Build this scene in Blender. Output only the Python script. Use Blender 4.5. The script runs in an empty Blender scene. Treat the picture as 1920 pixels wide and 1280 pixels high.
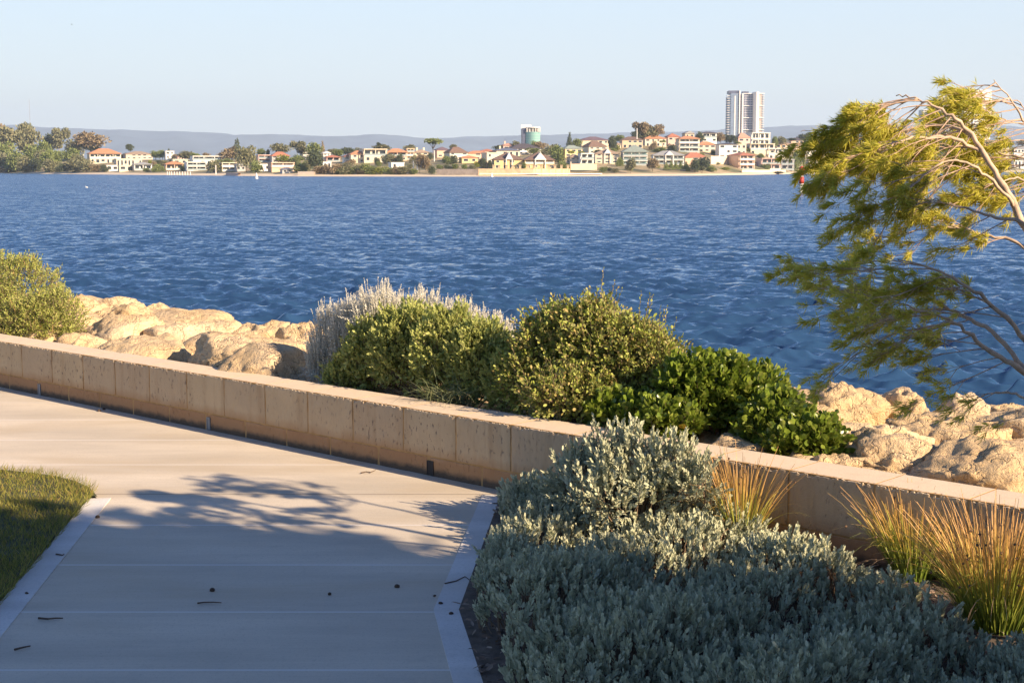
import bpy, math, random
import numpy as np
from math import sin, cos, tan, radians, pi, sqrt
from mathutils import Vector, Matrix
from mathutils import noise as mnoise

S = bpy.context.scene
C = S.collection
rnd = random.Random(7)
R = np.random.default_rng(11)

# ---------------------------------------------------------------- camera, sky, sun, exposure
F = 2700.0                       # focal length in photograph pixels
PITCH = math.atan(326.0 / F)     # horizon sits 326 px above the middle
EYE = 2.0
cam_d = bpy.data.cameras.new("camera")
cam = bpy.data.objects.new("camera", cam_d)
C.objects.link(cam)
cam.location = (0, 0, EYE)
cam.rotation_euler = (pi / 2 - PITCH, 0, 0)
cam_d.sensor_width = 36.0
cam_d.lens = F / 1920 * 36.0
cam_d.clip_start = 0.1
cam_d.clip_end = 40000
S.camera = cam

SUN_EL = radians(26.0)
SH = Vector((0.815, -0.579, 0)).normalized()     # horizontal direction towards the sun
SUN_DIR = Vector((SH.x * cos(SUN_EL), SH.y * cos(SUN_EL), sin(SUN_EL)))
w = bpy.data.worlds.new("World")
S.world = w
w.use_nodes = True
nt = w.node_tree
bg = nt.nodes["Background"]
sky = nt.nodes.new("ShaderNodeTexSky")
sky.sky_type = 'NISHITA'
sky.sun_disc = False
sky.sun_elevation = SUN_EL
sky.sun_rotation = math.atan2(SH.x, SH.y)
sky.air_density = 1.0
sky.dust_density = 0.4
sky.ozone_density = 1.5
# pale milky band of air low over the river, blending into the clear sky overhead
tcw = nt.nodes.new("ShaderNodeTexCoord")
spw = nt.nodes.new("ShaderNodeSeparateXYZ")
nt.links.new(tcw.outputs["Generated"], spw.inputs[0])
crw = nt.nodes.new("ShaderNodeValToRGB")
els = crw.color_ramp.elements
SKY_STOPS = [(0.0, (0.581, 0.613, 0.589)), (0.045, (0.573, 0.621, 0.609)), (0.12, (0.533, 0.649, 0.753)), (0.19, (0.32, 0.513, 0.801)), (0.3, (0.2, 0.401, 0.841)), (0.45, (0.096, 0.216, 0.529)), (0.65, (0.028, 0.08, 0.248)), (1.0, (0.016, 0.044, 0.16))]
while len(els) < len(SKY_STOPS): els.new(.5)
SKYK = 5.0
for e_, (p_, c_) in zip(els, SKY_STOPS):
    e_.position = p_; e_.color = (c_[0], c_[1], c_[2], 1)
nt.links.new(spw.outputs[2], crw.inputs[0])
sc_ = nt.nodes.new("ShaderNodeVectorMath"); sc_.operation = 'SCALE'; sc_.inputs[3].default_value = SKYK
nt.links.new(crw.outputs[0], sc_.inputs[0])
mxw = nt.nodes.new("ShaderNodeMix"); mxw.data_type = 'RGBA'; mxw.inputs[0].default_value = .88
nt.links.new(sky.outputs[0], mxw.inputs[6]); nt.links.new(sc_.outputs[0], mxw.inputs[7])
nt.links.new(mxw.outputs[2], bg.inputs[0])
bg.inputs[1].default_value = 0.12
sl = bpy.data.lights.new("sun", 'SUN')
sl.energy = 5.0
sl.angle = radians(0.53)
sl.color = (1.0, 0.775, 0.54)
so = bpy.data.objects.new("sun", sl)
C.objects.link(so)
so.rotation_euler = SUN_DIR.to_track_quat('Z', 'Y').to_euler()
so.location = (30, -20, 20)
S.view_settings.view_transform = 'Standard'
S.view_settings.look = 'None'
S.view_settings.gamma = 1.0
S.view_settings.exposure = 1.2
S.view_settings.use_curve_mapping = False
S.cycles.max_bounces = 6
S.cycles.transparent_max_bounces = 8
S.cycles.volume_bounces = 0

# ---------------------------------------------------------------- geometry helpers
_f = np.array([0, cos(PITCH), -sin(PITCH)])
_u = np.array([0, sin(PITCH), cos(PITCH)])
def ray(px, py):
    return _f + np.array([(px - 960) / F, 0, 0]) + _u * (640 - py) / F
def at_z(px, py, z=0.0):
    r = ray(px, py); t = (z - EYE) / r[2]
    return Vector((r[0] * t, r[1] * t, z))
def at_y(px, py, Y):
    r = ray(px, py); t = Y / r[1]
    return Vector((r[0] * t, Y, EYE + r[2] * t))
def m_px(Y):                     # metres per photograph pixel at depth Y (near enough)
    return Y / F

def tag(o, label=None, cat=None, group=None, kind=None):
    if label: o["label"] = label
    if cat: o["category"] = cat
    if group: o["group"] = group
    if kind: o["kind"] = kind
    return o
def empty(name, loc=(0, 0, 0), rz=0.0):
    o = bpy.data.objects.new(name, None)
    C.objects.link(o); o.location = loc; o.rotation_euler = (0, 0, rz)
    o.empty_display_size = 0.2
    return o
def link(name, me, parent=None, loc=None):
    o = bpy.data.objects.new(name, me)
    C.objects.link(o)
    if parent: o.parent = parent
    if loc is not None: o.location = loc
    return o

def np_mesh(name, verts, faces, mats, smooth=False, midx=None):
    """verts (n,3), faces (m,k) uniform k"""
    verts = np.asarray(verts, dtype=np.float32); faces = np.asarray(faces, dtype=np.int32)
    me = bpy.data.meshes.new(name)
    k = faces.shape[1]
    me.vertices.add(len(verts)); me.vertices.foreach_set("co", verts.ravel())
    me.loops.add(faces.size); me.loops.foreach_set("vertex_index", faces.ravel())
    me.polygons.add(len(faces))
    me.polygons.foreach_set("loop_start", np.arange(0, faces.size, k, dtype=np.int32))
    if smooth:
        me.polygons.foreach_set("use_smooth", np.ones(len(faces), dtype=bool))
    for m in (mats if isinstance(mats, (list, tuple)) else [mats]): me.materials.append(m)
    if midx is not None: me.polygons.foreach_set("material_index", np.asarray(midx, dtype=np.int32))
    me.update(calc_edges=True)
    return me

class MB:
    """collects boxes, prisms and tubes; build() links them as ONE mesh object"""
    def __init__(self): self.v = []; self.f = []; self.m = []
    def add(self, vs, fs, mi=0):
        b = len(self.v); self.v += [tuple(x) for x in vs]
        self.f += [tuple(i + b for i in q) for q in fs]; self.m += [mi] * len(fs); return self
    def box(self, x0, x1, y0, y1, z0, z1, mi=0):
        return self.add([(x0,y0,z0),(x1,y0,z0),(x1,y1,z0),(x0,y1,z0),(x0,y0,z1),(x1,y0,z1),(x1,y1,z1),(x0,y1,z1)],
                        [(0,3,2,1),(4,5,6,7),(0,1,5,4),(1,2,6,5),(2,3,7,6),(3,0,4,7)], mi)
    def prism(self, pts, z0, z1, mi=0):
        n = len(pts)
        vs = [(p[0], p[1], z0) for p in pts] + [(p[0], p[1], z1) for p in pts]
        fs = [tuple(range(n - 1, -1, -1)), tuple(range(n, 2 * n))] + [(i, (i + 1) % n, n + (i + 1) % n, n + i) for i in range(n)]
        return self.add(vs, fs, mi)
    def tube(self, pts, rad, seg=6, mi=0, cap=True):
        pts = [Vector(p) for p in pts]; n = len(pts)
        if not hasattr(rad, '__len__'): rad = [rad] * n
        vs = []; prev = None
        for i, p in enumerate(pts):
            d = (pts[min(i + 1, n - 1)] - pts[max(i - 1, 0)])
            d = d.normalized() if d.length > 1e-9 else Vector((0, 0, 1))
            a = d.orthogonal().normalized() if prev is None else (prev - d * prev.dot(d)).normalized()
            prev = a; b = d.cross(a)
            for k in range(seg):
                t = 2 * pi * k / seg
                vs.append(p + (a * cos(t) + b * sin(t)) * rad[i])
        fs = [(i * seg + k, i * seg + (k + 1) % seg, (i + 1) * seg + (k + 1) % seg, (i + 1) * seg + k) for i in range(n - 1) for k in range(seg)]
        if cap: fs += [tuple(range(seg - 1, -1, -1)), tuple((n - 1) * seg + k for k in range(seg))]
        return self.add(vs, fs, mi)
    def mesh(self, name, mats, smooth=False):
        me = bpy.data.meshes.new(name)
        me.from_pydata(self.v, [], self.f)
        for m in (mats if isinstance(mats, (list, tuple)) else [mats]): me.materials.append(m)
        me.polygons.foreach_set("material_index", np.array(self.m, dtype=np.int32))
        if smooth: me.polygons.foreach_set("use_smooth", np.ones(len(self.f), dtype=bool))
        me.update(); return me
    def build(self, name, mats, parent=None, smooth=False, loc=None):
        return link(name, self.mesh(name, mats, smooth), parent, loc)

def unit(a):
    return a / (np.linalg.norm(a, axis=-1, keepdims=True) + 1e-9)
LEAF = {
 'rhomb': (np.array([[0,0,0],[.5,.45,.14],[0,1,0],[-.5,.45,.14]]), np.array([[0,1,2],[0,2,3]])),
 'strap': (np.array([[0,0,0],[.5,.3,.1],[.35,.8,.1],[0,1,-.1],[-.35,.8,.1],[-.5,.3,.1]]), np.array([[0,1,2],[0,2,3],[0,3,4],[0,4,5]])),
 'round': (np.array([[0,0,0],[.38,.3,.1],[.5,.65,.16],[.28,.93,.1],[0,1,0],[-.28,.93,.1],[-.5,.65,.16],[-.38,.3,.1]]),
           np.array([[0,1,2],[0,2,3],[0,3,4],[0,4,5],[0,5,6],[0,6,7]])),
}
def leaf_arrays(pos, d, L, W, shape='rhomb', up=None):
    n = len(pos); T, Fc = LEAF[shape]
    d = unit(d)
    r = unit(R.normal(size=(n, 3))) if up is None else unit(up + .35 * R.normal(size=(n, 3)))
    side = unit(np.cross(d, r)); nr = np.cross(side, d)
    L = np.broadcast_to(np.asarray(L, dtype=float), (n,))[:, None, None]
    W = np.broadcast_to(np.asarray(W, dtype=float), (n,))[:, None, None]
    v = pos[:, None, :] + side[:, None, :] * (T[None, :, 0:1] * W) + d[:, None, :] * (T[None, :, 1:2] * L) + nr[:, None, :] * (T[None, :, 2:3] * W)
    k = len(T)
    fc = Fc[None] + (np.arange(n) * k)[:, None, None]
    return v.reshape(-1, 3), fc.reshape(-1, Fc.shape[1])
def merge(parts):
    vs, fs, b = [], [], 0
    for v, f in parts:
        vs.append(v); fs.append(f + b); b += len(v)
    return np.concatenate(vs), np.concatenate(fs)

def stem_leaves(base, d, length, nl, L, W, shape='rhomb', spread=.9, start=0.0, up=None):
    """nl leaves spiralling along each stem (base, direction d); returns leaf arrays"""
    n = len(base); d = unit(d)
    a = unit(np.cross(d, unit(R.normal(size=(n, 3))))); b = np.cross(d, a)
    length = np.broadcast_to(np.asarray(length, dtype=float), (n,))
    P, D, LL = [], [], []
    for i in range(nl):
        t = start + (1 - start) * (i + .5) / nl
        ph = i * 2.4 + R.uniform(-.4, .4, n)
        rad = a * np.cos(ph)[:, None] + b * np.sin(ph)[:, None]
        P.append(base + d * (t * length)[:, None])
        sp = spread * (1.15 - .75 * t) * R.uniform(.7, 1.25, n)
        D.append(d + rad * sp[:, None])
        LL.append(L * R.uniform(.7, 1.2, n) * (1.0 - .35 * abs(t - .4)))
    P = np.concatenate(P); D = np.concatenate(D); LL = np.concatenate(LL)
    upn = None if up is None else np.tile(up, (len(P), 1))
    return leaf_arrays(P, D, LL, LL * (W / L), shape, upn)

def sticks(p0, p1, r0, r1):
    """many thin 3-sided sticks p0->p1"""
    n = len(p0); d = unit(p1 - p0); a = unit(np.cross(d, unit(R.normal(size=(n, 3))))); b = np.cross(d, a)
    vs = []
    for p, r in ((p0, r0), (p1, r1)):
        r = np.broadcast_to(np.asarray(r, dtype=float), (n,))[:, None]
        for k in range(3):
            t = 2 * pi * k / 3
            vs.append(p + (a * cos(t) + b * sin(t)) * r)
    v = np.stack(vs, 1).reshape(-1, 3)
    q = np.array([[0,1,4,3],[1,2,5,4],[2,0,3,5]])
    fc = q[None] + (np.arange(n) * 6)[:, None, None]
    return v, fc.reshape(-1, 4)

# ---------------------------------------------------------------- materials
def new_mat(name):
    m = bpy.data.materials.new(name); m.use_nodes = True
    return m, m.node_tree, m.node_tree.nodes["Principled BSDF"]
def rgb(c): return (c[0], c[1], c[2], 1)
def N(nt, typ, **kw):
    n = nt.nodes.new(typ)
    for k, v in kw.items(): setattr(n, k, v)
    return n
def noise_node(nt, scale, detail=4, rough=.55, vec=None, dist=0.0):
    n = N(nt, "ShaderNodeTexNoise"); n.inputs["Scale"].default_value = scale
    n.inputs["Detail"].default_value = detail; n.inputs["Roughness"].default_value = rough
    n.inputs["Distortion"].default_value = dist
    if vec is not None: nt.links.new(vec, n.inputs["Vector"])
    return n
def ramp(nt, src, stops):
    r = N(nt, "ShaderNodeValToRGB"); e = r.color_ramp.elements
    while len(e) < len(stops): e.new(.5)
    for el, (p, c) in zip(e, stops):
        el.position = p; el.color = rgb(c) if hasattr(c, '__len__') else (c, c, c, 1)
    nt.links.new(src, r.inputs[0]); return r
def mix(nt, fac, a, b, mode='MIX'):
    n = N(nt, "ShaderNodeMix", data_type='RGBA', blend_type=mode)
    for key, v in ((0, fac), (6, a), (7, b)):
        if hasattr(v, 'is_output'): nt.links.new(v, n.inputs[key])
        elif key == 0: n.inputs[0].default_value = v
        else: n.inputs[key].default_value = rgb(v)
    return n.outputs[2]
def math_n(nt, op, a, b=None, c=None):
    n = N(nt, "ShaderNodeMath", operation=op)
    for i, v in enumerate((a, b, c)):
        if v is None: continue
        if hasattr(v, 'is_output'): nt.links.new(v, n.inputs[i])
        else: n.inputs[i].default_value = v
    return n.outputs[0]
def bump(nt, bsdf, height, dist=.01, strength=1.0):
    b = N(nt, "ShaderNodeBump"); b.inputs["Strength"].default_value = strength; b.inputs["Distance"].default_value = dist
    nt.links.new(height, b.inputs["Height"]); nt.links.new(b.outputs[0], bsdf.inputs["Normal"]); return b
def pos_vec(nt, scale=(1, 1, 1), obj=False):
    if obj:
        s = N(nt, "ShaderNodeTexCoord").outputs["Object"]
    else:
        s = N(nt, "ShaderNodeNewGeometry").outputs["Position"]
    mp = N(nt, "ShaderNodeMapping"); mp.inputs["Scale"].default_value = scale
    nt.links.new(s, mp.inputs[0]); return mp.outputs[0]

def plain(name, c, rough=.7, var=.12, scale=2.0, bumpd=0.0, metal=0.0, obj=True):
    m, t, b = new_mat(name)
    v = pos_vec(t, obj=obj)
    n = noise_node(t, scale, 5, .6, v)
    lo = [x * (1 - var) for x in c]; hi = [min(1, x * (1 + var)) for x in c]
    r = ramp(t, n.outputs[0], [(.3, lo), (.7, hi)])
    t.links.new(r.outputs[0], b.inputs["Base Color"])
    b.inputs["Roughness"].default_value = rough; b.inputs["Metallic"].default_value = metal
    if bumpd: bump(t, b, n.outputs[0], bumpd)
    return m
def leaf_mat(name, cols, rough=.55, trans=.25, spec=.4, patch=None):
    """cols: list of colours picked per leaf"""
    m, t, b = new_mat(name)
    g = N(t, "ShaderNodeNewGeometry")
    k = len(cols)
    r = ramp(t, g.outputs["Random Per Island"], [(i / max(1, k - 1), c) for i, c in enumerate(cols)])
    col = r.outputs[0]
    if patch:
        n = noise_node(t, patch[1], 2, .5, pos_vec(t))
        rr = ramp(t, n.outputs[0], [(.42, 0.0), (.62, 1.0)])
        col = mix(t, rr.outputs[0], col, mix(t, .6, col, patch[0]))
    t.links.new(col, b.inputs["Base Color"]); b.inputs["Roughness"].default_value = rough
    b.inputs["Specular IOR Level"].default_value = spec
    tr = N(t, "ShaderNodeBsdfTranslucent"); t.links.new(col, tr.inputs[0])
    ms = N(t, "ShaderNodeMixShader"); ms.inputs[0].default_value = trans
    t.links.new(b.outputs[0], ms.inputs[1]); t.links.new(tr.outputs[0], ms.inputs[2])
    t.links.new(ms.outputs[0], t.nodes["Material Output"].inputs[0])
    return m
# ================================================================ near ground
def arr(v): return np.array(v, dtype=float)
def np_obj(name, vf, mats, parent=None, origin=(0, 0, 0), smooth=False, midx=None, loc=None):
    v, f = vf
    me = np_mesh(name, v - arr(origin)[None], f, mats, smooth, midx)
    return link(name, me, parent, loc)

WALL_H = 0.425
_tp = [at_z(x, y, WALL_H) for x, y in ((39,647),(213,675),(417,706),(574,733),(754,763),(957,797),(1073,815),(1490,885),(1910,950))]
_A = arr([[p.x, p.y] for p in _tp]); _c = _A.mean(0)
_dir = np.linalg.svd(_A - _c)[2][0]
if _dir[0] > 0: _dir = -_dir
WU = Vector((_dir[0], _dir[1], 0)); WN = Vector((-_dir[1], _dir[0], 0))
if WN.y < 0: WN = -WN
_o = at_z(957, 797, WALL_H); _t = (_o.x - _c[0]) * _dir[0] + (_o.y - _c[1]) * _dir[1]
WO = Vector((_c[0] + _dir[0] * _t, _c[1] + _dir[1] * _t, 0))
WT = 0.31
def W(s, d, z=0.0): return WO + WU * s + WN * d + Vector((0, 0, z))
def to_w(p): q = Vector((p[0], p[1], 0)) - WO; return q.dot(WU), q.dot(WN)
def wall_at(px, d=0.0, z=WALL_H):
    """point on the wall line (offset d) seen in column px"""
    k = (px - 960) / F / cos(PITCH)  # x/y slope (height ignored)
    o = W(0, d); # o + s*WU : x = k*y
    s = (k * o.y - o.x) / (WU.x - k * WU.y)
    p = W(s, d, z); return p, s

CONC_Y = [3.2, 4.0, 4.8, 5.58, 6.34, 7.12, 7.94, 9.60, 10.49, 11.35, 12.2, 13.1, 14.0]
def concrete_mat(name, base, joints=True, streak=1.0):
    m, t, b = new_mat(name)
    P = N(t, "ShaderNodeNewGeometry").outputs["Position"]
    sep = N(t, "ShaderNodeSeparateXYZ"); t.links.new(P, sep.inputs[0])
    n1 = noise_node(t, 1.0, 4, .6, pos_vec(t, (.55, 2.2, 1)))
    n2 = noise_node(t, 1.0, 3, .6, pos_vec(t, (1.5, 95, 1)))       # broom lines
    n3 = noise_node(t, 60, 3, .7, pos_vec(t))
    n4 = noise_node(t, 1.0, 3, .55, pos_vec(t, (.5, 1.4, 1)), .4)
    c1 = [x * .78 for x in base]; c2 = [min(1, x * 1.10) for x in base]
    col = ramp(t, n1.outputs[0], [(.3, c1), (.72, c2)]).outputs[0]
    col = mix(t, ramp(t, n2.outputs[0], [(.4, .0), (.75, .22 * streak)]).outputs[0], col, [x * .62 for x in base])
    col = mix(t, ramp(t, n3.outputs[0], [(.35, .35), (.45, 0.0)]).outputs[0], col, [x * .6 for x in base])
    # tan stains
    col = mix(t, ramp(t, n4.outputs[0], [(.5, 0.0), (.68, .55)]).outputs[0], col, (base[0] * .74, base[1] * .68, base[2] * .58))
    n6 = noise_node(t, 9, 5, .7, pos_vec(t)); n7 = noise_node(t, 170, 2, .6, pos_vec(t))
    col = mix(t, ramp(t, n6.outputs[0], [(.55, 0.0), (.75, .4)]).outputs[0], col, [x * .7 for x in base])
    col = mix(t, ramp(t, n7.outputs[0], [(.3, .5), (.42, 0.0)]).outputs[0], col, [x * .55 for x in base])
    if joints:
        fac = None
        for y in CONC_Y:
            d = math_n(t, 'ABSOLUTE', math_n(t, 'SUBTRACT', sep.outputs[1], y))
            k = math_n(t, 'LESS_THAN', d, .0075)
            fac = k if fac is None else math_n(t, 'MAXIMUM', fac, k)
        col = mix(t, math_n(t, 'MULTIPLY', fac, .75), col, (.68, .66, .64))
        d = math_n(t, 'ABSOLUTE', math_n(t, 'SUBTRACT', sep.outputs[1], 8.71))
        k = math_n(t, 'LESS_THAN', d, .009)
        col = mix(t, math_n(t, 'MULTIPLY', k, .65), col, (.16, .13, .10))
    t.links.new(col, b.inputs["Base Color"]); b.inputs["Roughness"].default_value = .85
    hm = math_n(t, 'ADD', math_n(t, 'MULTIPLY', n2.outputs[0], .6), math_n(t, 'MULTIPLY', n3.outputs[0], .5))
    bump(t, b, hm, .003, .8)
    return m
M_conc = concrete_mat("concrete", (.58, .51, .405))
M_kerb = concrete_mat("kerb_concrete", (.62, .60, .57), joints=False, streak=.3)
M_soil = plain("dark_soil", (.10, .075, .055), .95, .4, 14, .01)
M_ground = plain("sandy_ground", (.22, .20, .13), .95, .3, 1.2, .01)
M_lawn = plain("lawn_soil", (.055, .06, .025), .95, .4, 5, .01)

def sheet(name, pts, z, mat, kind='structure', thick=0.0):
    mb = MB()
    if thick: mb.prism(pts, z - thick, z)
    else: mb.add([(p[0], p[1], z) for p in pts], [tuple(range(len(pts)))])
    o = mb.build(name, mat); o["kind"] = kind; return o

# ground as one big sheet on the land side of the wall
g = [W(45, .12), W(45, -60), W(-45, -60), W(-45, .12)]
sheet("ground", [(p.x, p.y) for p in g], -.03, M_ground)

LK = [at_z(208, 934), at_z(3, 1192)]                       # left edging, inner line
lk_dir = (LK[1] - LK[0]).normalized()
LKn = LK[0] + lk_dir * 13
RK = [at_z(888, 935), at_z(813, 1143), at_z(850, 1280), at_z(905, 1500), Vector((.6, -4, 0))]
grass_edge = [at_z(183, 935), at_z(168, 918), at_z(140, 905), at_z(104, 896), at_z(60, 890), at_z(0, 884)]
ge_end = grass_edge[-1] + WU * 9 + Vector((0, .2, 0))
RK0 = RK[0]
far_end, fe_s = wall_at(925, -.0)
pts = [(p.x, p.y) for p in ([W(22, .02), W(-.6, .02), Vector((RK0.x + .06, RK0.y, 0))] + RK[1:] + [LKn, LK[0], grass_edge[0]] + grass_edge[1:] + [ge_end])]
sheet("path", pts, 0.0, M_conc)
def strip(a, b, wdt):
    d = (b - a).normalized(); n = Vector((-d.y, d.x, 0)) * wdt
    return n
def kerb_poly(line, off):
    out = []
    for i, p in enumerate(line):
        a = line[max(0, i - 1)]; b = line[min(len(line) - 1, i + 1)]
        d = (b - a).normalized(); out.append(p + Vector((-d.y, d.x, 0)) * off)
    return [(p.x, p.y) for p in line] + [(p.x, p.y) for p in reversed(out)]
sheet("kerb", kerb_poly([LK[0] + Vector((0, 0, 0)), LKn], .13) if kerb_poly([LK[0], LKn], .13)[2][0] < LKn.x else kerb_poly([LK[0], LKn], -.13), .004, M_kerb, thick=.1)
RK[0] = RK0 + Vector((.05, .1, 0))
kp = kerb_poly(RK, .115)
if kp[-1][0] < RK[0].x: kp = kerb_poly(RK, -.115)
sheet("kerb", kp, .004, M_kerb, thick=.1)
# garden bed soil
outer = [Vector((p[0], p[1], 0)) for p in kp[len(RK):]][::-1]
bed = [(p.x, p.y) for p in outer] + [(W(-14, -.02).x + 0, -4)] + [(W(-14, -.02).x, W(-14, -.02).y), (W(-.4, -.01).x, W(-.4, -.01).y)]
sheet("garden_bed", bed, .004, M_soil)
# lawn
lo = [LK[0] + Vector((-.13, 0, 0)), LKn + Vector((-.13, 0, 0)), Vector((-14, LKn.y, 0)), Vector((-14, 19, 0)), ge_end] + grass_edge[::-1]
sheet("lawn", [(p.x, p.y) for p in lo], .016, M_lawn)

# ---------------------------------------------------------------- limestone wall
def limestone_mat(name, base, dark, pit=.5, blockvar=True, top=None):
    m, t, b = new_mat(name)
    v = pos_vec(t)
    tc = N(t, "ShaderNodeTexCoord").outputs["Object"]
    n1 = noise_node(t, 3.0, 6, .65, v); n2 = noise_node(t, 90, 3, .7, v)
    mp = N(t, "ShaderNodeMapping"); mp.inputs["Scale"].default_value = (42, 42, 19); t.links.new(tc, mp.inputs[0])
    n3 = noise_node(t, 1.0, 3, .6, mp.outputs[0])
    mp2 = N(t, "ShaderNodeMapping"); mp2.inputs["Scale"].default_value = (2.4, 2.4, 2.0); t.links.new(tc, mp2.inputs[0])
    n4 = noise_node(t, 1.0, 2, .5, mp2.outputs[0])
    col = ramp(t, n1.outputs[0], [(.28, [x * .86 for x in base]), (.72, [min(1, x * 1.08) for x in base])]).outputs[0]
    if blockvar:
        gi = N(t, "ShaderNodeNewGeometry").outputs["Random Per Island"]
        col = mix(t, math_n(t, 'MULTIPLY', gi, .85), col, (base[0] * .82, base[1] * .80, base[2] * .86))
    pm = ramp(t, n3.outputs[0], [(.33, 1.0), (.41, 0.0)]).outputs[0]
    area = ramp(t, n4.outputs[0], [(.38, .12), (.6, 1.0)]).outputs[0]
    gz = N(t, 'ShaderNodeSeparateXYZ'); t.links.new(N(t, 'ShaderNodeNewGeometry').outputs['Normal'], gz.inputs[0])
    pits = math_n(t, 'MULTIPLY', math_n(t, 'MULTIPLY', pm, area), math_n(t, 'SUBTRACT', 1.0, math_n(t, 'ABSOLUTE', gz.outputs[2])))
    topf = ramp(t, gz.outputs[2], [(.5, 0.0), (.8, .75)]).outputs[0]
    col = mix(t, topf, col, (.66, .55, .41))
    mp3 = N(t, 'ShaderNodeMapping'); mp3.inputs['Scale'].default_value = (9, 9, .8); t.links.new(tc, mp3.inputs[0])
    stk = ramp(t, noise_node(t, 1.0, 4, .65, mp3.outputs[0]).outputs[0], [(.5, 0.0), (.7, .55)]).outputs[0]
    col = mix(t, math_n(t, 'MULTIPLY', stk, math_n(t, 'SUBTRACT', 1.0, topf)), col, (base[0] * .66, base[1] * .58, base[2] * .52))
    col = mix(t, math_n(t, 'MULTIPLY', pits, pit), col, dark)
    sep = N(t, "ShaderNodeSeparateXYZ"); t.links.new(tc, sep.inputs[0])
    n5 = noise_node(t, 5, 3, .6, tc)
    hh = math_n(t, 'ADD', sep.outputs[2], math_n(t, 'MULTIPLY', n5.outputs[0], .12))
    st = ramp(t, hh, [(.17, 1.0), (.21, .55), (.26, 0.0)]).outputs[0]
    col = mix(t, math_n(t, 'MULTIPLY', st, .8), col, (base[0] * .72, base[1] * .52, base[2] * .35))
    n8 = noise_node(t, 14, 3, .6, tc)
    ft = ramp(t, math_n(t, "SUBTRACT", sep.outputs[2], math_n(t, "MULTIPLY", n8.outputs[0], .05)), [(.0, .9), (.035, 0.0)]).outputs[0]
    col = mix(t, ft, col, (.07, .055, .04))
    t.links.new(col, b.inputs["Base Color"]); b.inputs["Roughness"].default_value = .93
    h = math_n(t, 'SUBTRACT', math_n(t, 'ADD', n1.outputs[0], math_n(t, 'MULTIPLY', n2.outputs[0], .35)), pits)
    bump(t, b, h, .006, .8)
    return m
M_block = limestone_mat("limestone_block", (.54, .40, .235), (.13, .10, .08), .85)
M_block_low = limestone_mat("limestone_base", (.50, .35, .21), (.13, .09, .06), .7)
M_mortar = plain("ochre_mortar", (.42, .25, .10), .95, .2, 20, .004)

wall = empty("limestone_wall", WO)
tag(wall, "low cream limestone block wall running between the concrete path and the rocks", "wall")
wall_rz = math.atan2(WU.y, WU.x)
wall.rotation_euler = (0, 0, wall_rz)          # local x = WU, local y = -WN or WN
LY = 1 if (Matrix.Rotation(wall_rz, 3, 'Z') @ Vector((0, 1, 0))).dot(WN) > 0 else -1
def block_strip(x0, x1, z0, z1, y_front, y_back, nx, nz, jag, seed, chunks=()):
    """one block: front sheet with relief, top, back and ends"""
    vs = []; rows = nz + 3
    for i in range(nx + 1):
        x = x0 + (x1 - x0) * i / nx
        j = jag * (mnoise.noise(Vector((x * 23, seed, 3.1))) * .5 + .5) + jag * .9 * max(0, mnoise.noise(Vector((x * 60, seed, 9)))) * 2
        for cx, cw, cd in chunks:
            if abs(x - cx) < cw: j += cd * (1 - abs(x - cx) / cw)
        for k in range(nz + 1):
            z = z0 + (z1 - z0) * k / nz
            rel = .0035 * mnoise.noise(Vector((x * 9, z * 9, seed))) + .0025 * mnoise.noise(Vector((x * 45, z * 20, seed + 5)))
            e = min(x - x0, x1 - x) / .02
            rel += .004 * max(0, 1 - e)
            y = y_front + rel
            if k == nz: z -= j; y += j * .35
            vs.append((x, LY * y, z))
        vs.append((x, LY * (y_front + .022 + j * .5), z1 + .0005)); vs.append((x, LY * y_back, z1 + .001 * mnoise.noise(Vector((x * 5, 1, seed)))))
        vs.append((x, LY * y_back, z0))
    R1 = nz + 4; fs = []
    for i in range(nx):
        for k in range(R1 - 1):
            a = i * R1 + k
            q = (a, a + R1, a + R1 + 1, a + 1)
            fs.append(q if LY > 0 else q[::-1])
    e0 = tuple(range(R1)); e1 = tuple(nx * R1 + k for k in range(R1))
    fs.append(e0 if LY > 0 else e0[::-1]); fs.append(e1[::-1] if LY > 0 else e1)
    return vs, fs
jpx = [39, 95, 153, 213, 277, 347, 417, 494, 574, 659, 754, 853, 957, 1073]
js = sorted([wall_at(p, 0, WALL_H)[1] for p in jpx])
step = (js[-1] - js[0]) / (len(js) - 1)
while js[-1] < 14: js.append(js[-1] + step)
while js[0] > -11: js.insert(0, js[0] - step)
up = MB(); low = MB(); mo = MB()
ZJ = .128
for i in range(len(js) - 1):
    a, b2 = js[i] + .006, js[i + 1] - .006
    vis = -5 < a < 8
    ch = [(rnd.uniform(a + .03, b2 - .03), rnd.uniform(.012, .03), rnd.uniform(.004, .012)) for _ in range(rnd.choice((0, 1, 2)))]
    up.add(*block_strip(a, b2, ZJ + .005, WALL_H, 0, WT, 56 if vis else 8, 14 if vis else 4, .011, i * 3.7, ch))
    a2, b3 = js[i] + step * .5 + .005, js[i + 1] + step * .5 - .005
    low.add(*block_strip(a2, b3, -.08, ZJ - .006, .003, WT - .004, 24 if vis else 6, 5 if vis else 2, .003, i * 5.1 + 50))
y0, y1 = sorted((LY * .007, LY * (WT - .006)))
mo.box(js[0] + .05, js[-1] - .05, y0, y1, -.07, WALL_H - .0012)
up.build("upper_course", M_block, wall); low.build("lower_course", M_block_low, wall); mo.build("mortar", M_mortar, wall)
M_weep = plain("weep_plastic", (.20, .21, .22), .5, .1, 10)
M_weep_d = plain("weep_dark", (.03, .025, .022), .8, .1, 10)
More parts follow.
